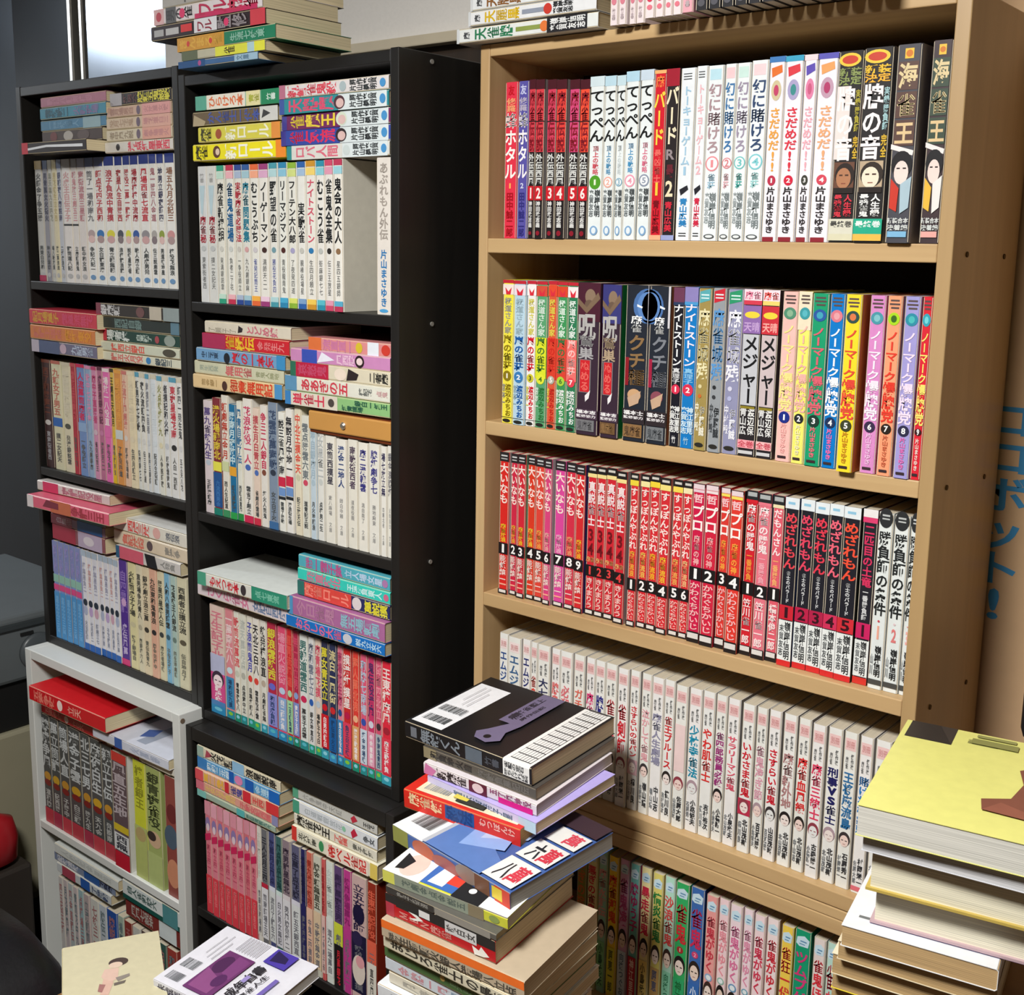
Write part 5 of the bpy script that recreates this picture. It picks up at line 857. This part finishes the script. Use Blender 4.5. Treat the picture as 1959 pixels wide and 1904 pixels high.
# ================================================================== loose piles
LB = 'loose_book'
STOOLW = grain('stool_wood', '7a5a38', '94703f', 0, .5)
def stool(label, x0, x1, y0, y1, zt, rz=0):
    r = thing('wooden_stool', label, 'stool', ((x0 + x1) / 2, (y0 + y1) / 2, FLOOR))
    hx, hy, h = (x1 - x0) / 2, (y1 - y0) / 2, zt - FLOOR
    k = MB(); k.box(-hx, hx, -hy, hy, h - .022, h, STOOLW); k.obj('seat', r, .004)
    for sx in (-1, 1):
        for sy in (-1, 1):
            k = MB(); k.box(sx * (hx - .022) - .014, sx * (hx - .022) + .014, sy * (hy - .022) - .014, sy * (hy - .022) + .014, 0, h - .022, STOOLW); k.obj('leg', r, .002)
def lay(A, D, yb, ztop, d, tilt, cover, els, label, group, length=None, **kw):
    """spine to the front with its head at the left: A, D photo pixels of the spine's upper edge, yb pixel height of its lower right corner"""
    a = at_z(*A, ztop); dd = at_z(*D, ztop)
    zb = z_of(dd.x, dd.y, yb) if yb else ztop - kw.pop('t')
    ez = (a - dd); ln = ez.length; ez.normalize()
    if length: ln = length; dd = a - ez * ln
    back = Vector((ez.y, -ez.x, 0)); back.normalize()
    ta = math.radians(tilt)
    ey = back * math.cos(ta) + EZ * math.sin(ta)
    ex = ey.cross(ez)
    t = (ztop - zb) * math.cos(ta)
    o = Vector((dd.x, dd.y, ztop)) - ex * t
    m = Matrix((ex, ey, ez)).transposed().to_4x4(); m.translation = o
    book(LB, label, 'book', group, t - .0006, ln, d, cover, els, mat=m, **kw)
    return zb
def lay_side(A, yaw, ztop, t, wid, dep, cover, label, group, right=True, tilt=0.0, **kw):
    """page edges to the front: A the photo pixel of the top front left corner, spine at the right (or left)"""
    a = at_z(*A, ztop)
    er = Vector((math.cos(yaw), math.sin(yaw), 0)); eb = Vector((-math.sin(yaw), math.cos(yaw), 0))
    if right: ey, ez, o = -er, -eb, a + er * wid + eb * dep
    else: ey, ez, o = er, eb, a.copy()
    ex = ey.cross(ez)
    m = Matrix((ex, ey, ez)).transposed().to_4x4(); m.translation = Vector((o.x, o.y, ztop - t))
    book(LB, label, 'book', group, t - .0005, dep, wid, cover, [], mat=m, **kw)
def barcode(u0, u1, v0, v1, c='55585a', n=13, s=5):
    q = rnd(s); e = []; p = v0
    while p < v1:
        w = (v1 - v0) * q.choice((.02, .03, .05)); e.append(B(p, min(p + w, v1), c, u0, u1)); p += w + (v1 - v0) * q.choice((.02, .03, .04))
    return e
# ---- pile in front of the oak bookcase, topmost first
G = 'books in the tall pile in front of the oak bookcase'
ph = 'in pile before oak bookcase'
bt = [B(.02, .27, 'dfe1e4', .05, .86)] + barcode(.12, .22, .05, .24, s=3) + barcode(.30, .40, .05, .24, s=4) + [B(.10, .104, '8c8c90', .52, .8), B(.14, .144, '9c9ca0', .45, .8), B(.18, .184, '8c8c90', .45, .72),
     B(.47, .64, '6c6480', .42, .97), T(.48, .56, '麻', '2c2a38', .10, .55), H(.49, .54, '無銘雀聖上', '2a2834', .48, .90), H(.57, .60, '原作伝記', '2a2834', .5, .8), Q(((.10, .50), (.18, .46), (.26, .50), (.42, .56), (.42, .64), (.28, .62), (.16, .66), (.08, .60)), '6c6480'), O(.56, '18171a', .03, .16)]
zt = lay((774, 1378), (1016.5, 1470), 1506, -.25, .155, 4, '1b1a1c', [B(.05, .10, '6c7078', .2, .8), T(.13, .46, '無銘くん', '7c848c', .85), B(.50, .63, '5c6670', .1, .9), T(.65, .76, '竹書', '4c5058', .5)], 'thick black paperback with white paper band, topmost ' + ph, G,
     top=bt, pages='d3c2a2', obi=(.79, .985, 'e6e6e2', [T(.05, .95, '勝ちたければ読', '3c3e40', .42, .3), T(.05, .8, '雀聖の定石', '3c3e40', .4, .72)], [B(.1, .9, 'e2e3e0', .03, .95)] + [B(.16 + .105 * i, .172 + .105 * i, '3c4044', .04, .96) for i in range(8)] + [B(.16, .91, '3c4044', .04 + .084 * i, .048 + .084 * i) for i in range(12)] + [V(.20 + .105 * i, .27 + .105 * i, '一二三', '5a5e62', .1 + .03 * i, .9) for i in range(0)]))
zt = lay((810, 1426), (1025, 1509), 1533, zt - .0004, .150, 4, '57524a', [B(0, .12, '8c8266'), T(.06, .45, kan(5, 1401), '2c2a28', .7), T(.5, .95, kan(6, 1402), '6a6660', .7)], 'grey brown paperback directly under the black book ' + ph, G, pages='a89c88', top=[B(0, 1, '4a4642')])
zt = lay((810, 1457), (1026, 1540), 1564, zt - .0004, .146, 4, 'd8d0d4', [Q(((0, .0), (1, .02), (.6, .12), (0, .08)), 'c878a8'), T(.12, .40, '新麻雀', '2c2428', .9), B(.42, .58, '5c1c30'), O(.50, 'e0c8c8', .4, .5, .05), B(.68, .97, 'd0107c', .0, .5), T(.6, .96, kan(5, 1403), '8c4c6c', .5, .75)], 'white paperback with magenta print ' + ph, G, pages='b8aea4')
zt = lay((818, 1483), (1025, 1575), 1598, zt - .0004, .140, 3.5, 'b9aee0', [B(0, 1, 'c8c4e4'), T(.25, .8, kan(6, 1404), '4c6080', .55), B(.85, 1, 'b8d0e0')], 'lilac paperback with curled pages ' + ph, G, pages='d8c8a8', top=[B(0, 1, 'b4a8e4')])
zt = lay((772, 1508), (995, 1587), 1628, zt + .004, .128, 4, 'cf2c20', [T(.04, .34, '麻雀傑', 'e8c89c', .62, .62), B(.37, .62, '28508c', .25, .95), T(.38, .61, '殺法', '1c3c74', .8, .6), T(.66, .96, 'むつぼんけ', 'f0b0a0', .4, .7)], 'bright red paperback with blue spine label ' + ph, G, pages='c89c5c', top=[B(.08, .95, 'e0d4b4', .05, .9)] + barcode(.10, .28, .12, .34, '8c9090', s=6) + barcode(.10, .28, .70, .90, '8c9090', s=7) + [B(.42, .66, '2c2c20', .06, .3), B(.38, .5, 'd0c04c', .1, .2)])
tiles = [B(.76, .99, 'dcdcd8', .02, .30), B(.76, .99, 'dcdcd8', .33, .58), B(.76, .99, 'dcdcd8', .61, .80), V(.80, .88, '八', '26262a', .05, .26), V(.88, .98, '萬', 'c83848', .05, .26), V(.80, .88, '六', '26262a', .35, .55), V(.88, .98, '萬', 'c83848', .35, .55), V(.86, .97, '萬', 'd04858', .63, .78)]
zt = lay((751, 1577), (940, 1688), 1722, zt - .0004, .156, 4, '44609c', [B(0, .14, '8c9048'), O(.28, 'b06048', .5, .5, .10), O(.48, '9c5850', .45, .4, .12), O(.66, '8c7c70', .5, .6, .1), B(.72, .84, '74503c'), B(.88, 1, 'c83c28'), B(.86, .94, 'd8c040', .2, .9)], 'blue comic with mahjong tiles on its cover ' + ph, G, pages='a4a29c', length=.192,
     top=[B(0, .27, 'dce0e2')] + barcode(.12, .32, .05, .22, s=8) + barcode(.40, .62, .05, .22, '8c9090', s=9) + [B(.27, .30, 'b0b4bc'), Q(((0, .30), (.5, .30), (.2, .76), (0, .76)), '5878b4'), Q(((.15, .45), (.5, .38), (.6, .60), (.3, .70)), '88a4d8'), Q(((.3, .5), (.7, .42), (.8, .7), (.5, .72)), 'a8bcdc'), Q(((.55, .32), (.95, .30), (.9, .36), (.6, .37)), 'd0d8e8'), T(.32, .5, kan(3, 1405), '2c3c6c', .1, .85)] + tiles + [B(.70, 1, '3c2c34', .82, 1)])
zt = lay((731.5, 1662), (970.7, 1757), 1782, zt - .0004, .148, 5, 'c8c840', [B(0, .10, 'd0d060'), B(.10, .80, '8c9484'), T(.16, .68, kan(7, 1406), '5c6860', .6), B(.70, .82, '847860'), O(.9, '8c9c54', .3, .5, .04)], 'yellow edged comic with white blue and black cover ' + ph, G, pages='c8c0b0',
     top=[B(0, .30, 'e4e2de'), H(.03, .14, '少年', '2a2a2c', .5, .98), H(.15, .26, '号', '2a2a2c', .45, .75), O(.16, 'e0c0b4', .14, .16, .09), Q(((.06, .06), (.26, .04), (.2, .14), (.08, .12)), '201e20'), B(.30, .56, '3c68b0', .02, .9), Q(((.05, .34), (.5, .38), (.45, .48), (.05, .46)), 'e0e4ea'), B(.46, .62, 'd84030', .1, .45), B(.56, .78, '1f2124', .0, .55), O(.66, 'dcdcdc', .03, .12), B(.62, .64, 'e0e0e0', .2, .4), B(.78, 1, 'e6e8e6')] + barcode(.55, .65, .80, .97, s=10) + barcode(.72, .82, .80, .97, s=11))
zt = lay((738, 1693), (949, 1788), 1803, zt - .0004, .14, 4, '5c5a54', [B(0, .45, '3c3a38'), T(.1, .4, kan(4, 1407), '8c8a84', .6), B(.46, .95, '8c8880')], 'thin dark grey paperback under the yellow edged comic ' + ph, G, pages='b8a888')
zt = lay((737, 1706), (947, 1801), 1848, zt - .0004, .14, 4, 'b81c24', [B(0, .08, 'b03848'), B(0, .16, '2c2c2c', .62, 1), B(.10, 1, '2a2a2a', .56, 1), B(.32, .42, 'd8d8d8', .6, .9), B(.56, .84, 'c8c8c8', .45, .95), T(.57, .83, kan(3, 1408), '4c4c4c', .3, .7), T(.12, .62, 'ＭＥＮ麻雀', 'd88c84', .34, .3), Q(((.3, .22), (.45, .3), (.6, .22), (.6, .3), (.45, .36), (.3, .28)), 'ecebe4'), Q(((.05, .82), (.4, .80), (.3, .86), (.5, .88), (.2, .95), (.1, .90)), 'ecebe4')], 'thick red and black comic ' + ph, G, pages='c8b494')
zt = lay((729, 1757), (937, 1850), 1888, zt - .0004, .14, 4, 'b8a890', [B(0, 1, 'e8702c', .55, 1), T(.05, .95, kan(12, 1409), '4c4840', .45, .25)], 'orange and beige paperback ' + ph, G, pages='c8b494', length=.187)
for A_, t_, c_, e_, d_ in (((733, 1785), .017, 'cfc8b0', [T(.05, .95, 'まじろ雀士の最強', '3c3a34', .7)], 'cream paperback with dark kana title'), ((735, 1802), .018, '48663c', [O(.45, 'b89c58', .2), T(.5, .9, kan(4, 1411), '6c8860', .5), B(.92, 1, '2c5c34')], 'dark green paperback'), ((737, 1828), .017, 'c8d0d8', [T(.1, .5, kan(4, 1412), 'c89098', .6), T(.5, .95, kan(4, 1413), '8ca0b4', .6)], 'pale blue white paperback'), ((744, 1856), .016, 'd8d2c0', [T(.1, .9, kan(6, 1414), 'a8a498', .5)], 'plain cream paperback'), ((722, 1880), .020, 'd8dce0', [T(.1, .9, kan(6, 1415), '8c9098', .5)], 'white paperback with grey print'), ((735, 1905), .021, 'b8a898', [T(.1, .9, kan(6, 1416), '6c6058', .5)], 'beige paperback'), ((740, 1935), .021, 'a8b0b4', [T(.1, .9, kan(6, 1417), '5c6468', .5)], 'grey paperback'), ((738, 1965), .021, '7c3c3c', [T(.1, .9, kan(6, 1418), 'd0b0b0', .5)], 'maroon paperback')):
    zt = lay(A_, (A_[0] + 206, A_[1] + 103), None, zt - .0004, .14, 3.5, c_, e_, d_ + ' ' + ph, G, pages='cdb894', length=.186, t=t_)
stool('wooden stool carrying the tall pile before the oak bookcase', .06, .23, -.215, -.075, zt - .010)

# ---- pile at the right in front of the oak bookcase
G = 'books in the right pile beside the oak bookcase'
ph = 'in rightmost pile'
lady = [Q(((.02, .22), (.42, .20), (.44, .30), (.30, .36), (.26, .52), (.30, .66), (.22, .72), (.05, .70), (.02, .5)), '7a4a3c'), Q(((.05, .40), (.20, .38), (.22, .56), (.17, .66), (.05, .64)), 'd4d084'), B(.50, .51, '6a3c30', .07, .11), B(.50, .51, '6a3c30', .15, .19), B(.44, .45, '6a3c30', .10, .16), Q(((.02, .18), (.42, .20), (.34, .30), (.16, .24), (.02, .30)), '8a5444')]
lay_side((1640.5, 1538), math.radians(10), -.12, .0262, .148, .196, 'd6d47c', 'pale yellow book with printed portrait, topmost ' + ph, G, pages='cfcdc4', bottom=(), top=[B(.80, 1, '3a3430', .70, .97)] + [Q(((.70, .80), (.97, .80), (.97, 1), (.80, 1)), '2e2a28')] + barcode(.45, .62, .86, .90, '6c6c44', s=14) + [B(.86, .92, '84844c', .34, .60), B(.94, .97, '8c8c54', .36, .58)] + lady)
z = -.12 - .0262
lay_side((1650, 1592), math.radians(9), z - .0005, .0155, .150, .19, 'c9cad0', 'white book squeezed under the yellow book ' + ph, G, pages='c4c4c6'); z -= .0164
lay_side((1661, 1622), math.radians(11), z, .036, .128, .185, 'b8a050', 'hardback with gold edged boards ' + ph, G, pages='e2dcc4', hard=True); z -= .0366
lay_side((1669, 1691), math.radians(11), z, .034, .138, .185, 'b49aa0', 'hardback with dusty pink boards ' + ph, G, pages='e6e0ca', hard=True, top=[B(0, 1, 'c8b070')], bottom=[B(0, 1, '4c3c8c')]); z -= .0346
lay_side((1610, 1768), math.radians(10), z, .019, .120, .18, 'dcdee0', 'white covered paperback with small red and green print ' + ph, G, pages='b99a6c', top=[B(.10, .13, 'b83c48', .40, .52), B(.10, .13, '4c9070', .10, .38), B(.10, .12, '6c7070', .78, .92)]); z -= .0196
for A_, t_, c_, d_ in (((1603, 1798), .017, 'cfc4a8', 'tan paged paperback'), ((1592, 1822), .019, 'd8cfb4', 'cream edged paperback'), ((1592, 1850), .019, 'e0cc3c', 'paperback with yellow cover edge'), ((1590, 1880), .019, 'c8b890', 'brown paged paperback'), ((1590, 1908), .020, 'b8a888', 'paperback with worn pages')):
    lay_side(A_, math.radians(9), z, t_, .124, .18, c_, d_ + ' ' + ph, G, pages='b49668'); z -= t_ + .0005
stool('wooden stool carrying the right pile beside the oak bookcase', .640, .80, -.22, -.01, z)

# ---- books at the bottom edge on the left
G = 'books lying at the bottom edge'
pt = [B(0, 1, 'dcdce4')] + barcode(.08, .20, .05, .20, '6c7074', s=15) + barcode(.28, .42, .05, .20, '6c7074', s=16) + [B(.12, .125, '8c8c90', .55, .85), B(.17, .175, '8c8c90', .5, .9), B(.22, .225, '6c6c70', .5, .8), B(.27, .55, '6a3468', .06, .70), O(.36, '4c2450', .14, .5, .07), Q(((.1, .30), (.4, .28), (.3, .5), (.1, .5)), '8a4c80'), Q(((.4, .42), (.68, .4), (.66, .53), (.35, .53)), '7c4078'), O(.47, '54285a', .1, .3, .05)] + [B(.30 + .03 * i, .306 + .03 * i, '7c7c84', .74, .97) for i in range(8)] + [B(.60, .82, '4c3ca4', .74, .97), Q(((.78, .64), (.95, .62), (.9, .76), (.82, .78)), '2a2050'), H(.60, .70, '未成年白書', '2c2a30', .04, .68), H(.73, .78, '麻雀人生', '3a383e', .2, .6), B(.84, .88, '7464b0', .06, .6), B(.62, .66, '9a8cc8', .4, .5)]
zz = lay((293, 1872), (470, 1960), None, -.62, .128, 3, 'd8d8e0', [T(.04, .5, '未成年白書', '4c4858', .7), T(.55, .95, kan(4, 1420), '6c6c78', .5)], 'white book with purple pictures on its cover at the bottom edge', G, length=.164, top=pt, pages='d4d2cc', t=.017)
zz = lay((277, 1893), (455, 1980), None, zz - .0005, .13, 3, 'cfd4d2', [T(.04, .9, kan(7, 1421), '5c6c6c', .6)], 'white book under the one with purple pictures', G, length=.165, pages='c8c4b8', t=.016)
stool('wooden stool carrying the two white books at the bottom edge', -.165, -.03, -.43, -.27, zz - .010)
a = at_z(118, 1814, -.63); b = at_z(303, 1780, -.63)
yw = math.atan2(b.y - a.y, b.x - a.x); wd = (b - a).length
ey = Vector((math.cos(yw), math.sin(yw), 0)); ez = Vector((-math.sin(yw), math.cos(yw), 0))
o = a - ez * .19
fig = [O(.30, '4a3c38', .10, .56, .05), O(.33, 'dcc4b0', .07, .53, .035), Q(((.42, .36), (.56, .37), (.54, .50), (.44, .52), (.38, .44)), 'd8b8a8'), Q(((.40, .47), (.50, .52), (.44, .66), (.36, .64)), 'd4b0a0'), Q(((.52, .48), (.66, .46), (.66, .49), (.54, .53)), '8c847c'), Q(((.36, .52), (.42, .54), (.38, .62), (.34, .60)), 'a0706c'), Q(((.50, .54), (.62, .53), (.60, .56), (.50, .57)), '6c645c')]
t = .022
m = Matrix((ey.cross(ez), ey, ez)).transposed().to_4x4(); m.translation = Vector((o.x, o.y, -.63 - t))
book(LB, 'cream book with a small figure drawing at the bottom left edge', 'book', G, t - .0005, .19, wd, 'cdc6a6', [], mat=m, top=fig, pages='c8b98c')
m2 = m.copy(); m2.translation = Vector((o.x + .01, o.y - .004, -.63 - t - .019))
book(LB, 'tan book under the cream one with a figure drawing', 'book', G, .0185, .188, wd - .004, 'b8a878', [], mat=m2, pages='d0c296')
c_ = Vector((o.x, o.y, 0)) + ey * wd * .5 + ez * .095
stool('wooden stool carrying the cream book at the bottom left edge', c_.x - .085, c_.x + .02, c_.y - .075, c_.y + .075, -.63 - t - .0196)

# ---- pile on top of the middle black bookcase
G = 'books in the pile on top of the middle black bookcase'
pile([(-.500, -.285, .6265, .646, 'a8a49c', [T(.2, .8, kan(5, 1430), '4c4c4c', .7)], 'grey paperback', {'d': .15, 'yaw': -.03}),
      (-.512, -.272, .604, .626, 'dcd4d6', [B(0, .10, 'd8b0b0'), O(.05, 'b83c4c', .3), B(.12, .22, '5c5c5c'), T(.12, .38, '男の雀', '3c3a3c', .8), O(.28, 'd83468', .3), B(.4, .96, 'c4285c', .0, .3), T(.42, .70, 'ワル', 'b8204c', .9), T(.7, .97, '麻雀', 'c83454', .8)], 'white paperback with crimson lettering', {'yaw': .0}),
      (-.520, -.266, .583, .6035, '2a1c20', [B(.03, .12, 'a8a8a8', .25, .7), B(.14, .26, 'b8b8b8', .25, .7), B(.28, .38, 'd03030', .3, .8), B(.40, .60, 'd8d8dc', .1, 1), T(.42, .56, 'ワル', '8c2038', .8), T(.6, .85, '監修', '8c8488', .8), O(.68, 'd83468', .26), B(.88, 1, 'c83c48')], 'black paperback with white and red lettering', {'yaw': .0}),
      (-.460, -.247, .5635, .5825, '1c7a58', [B(0, .50, 'c8902c'), T(.02, .48, 'きんまる雀', 'd8a840', .9), O(.12, 'c83c30', .2), O(.36, 'c83c30', .2), T(.56, .90, kan(5, 1431), '88b8a4', .6)], 'green paperback with orange half', {}),
      (-.450, -.268, .550, .563, 'b8b49c', [B(0, .2, '5c6448'), B(.42, .80, 'd8d840'), T(.52, .66, '雀', '4c3c20', .8), B(.80, .88, 'a8c8d0'), B(.88, 1, 'dcdc3c')], 'thin yellow and grey paperback', {}),
      (-.456, -.283, .5399, .5495, '3c6494', [B(0, .35, '1c4c80'), O(.28, 'a84c88', .4), B(.72, 1, '98b8cc'), T(.74, .9, '文庫', '5c7c94', .7)], 'blue paperback lowest', {})], -.118, 'pile on top of middle bookcase', G, LB)
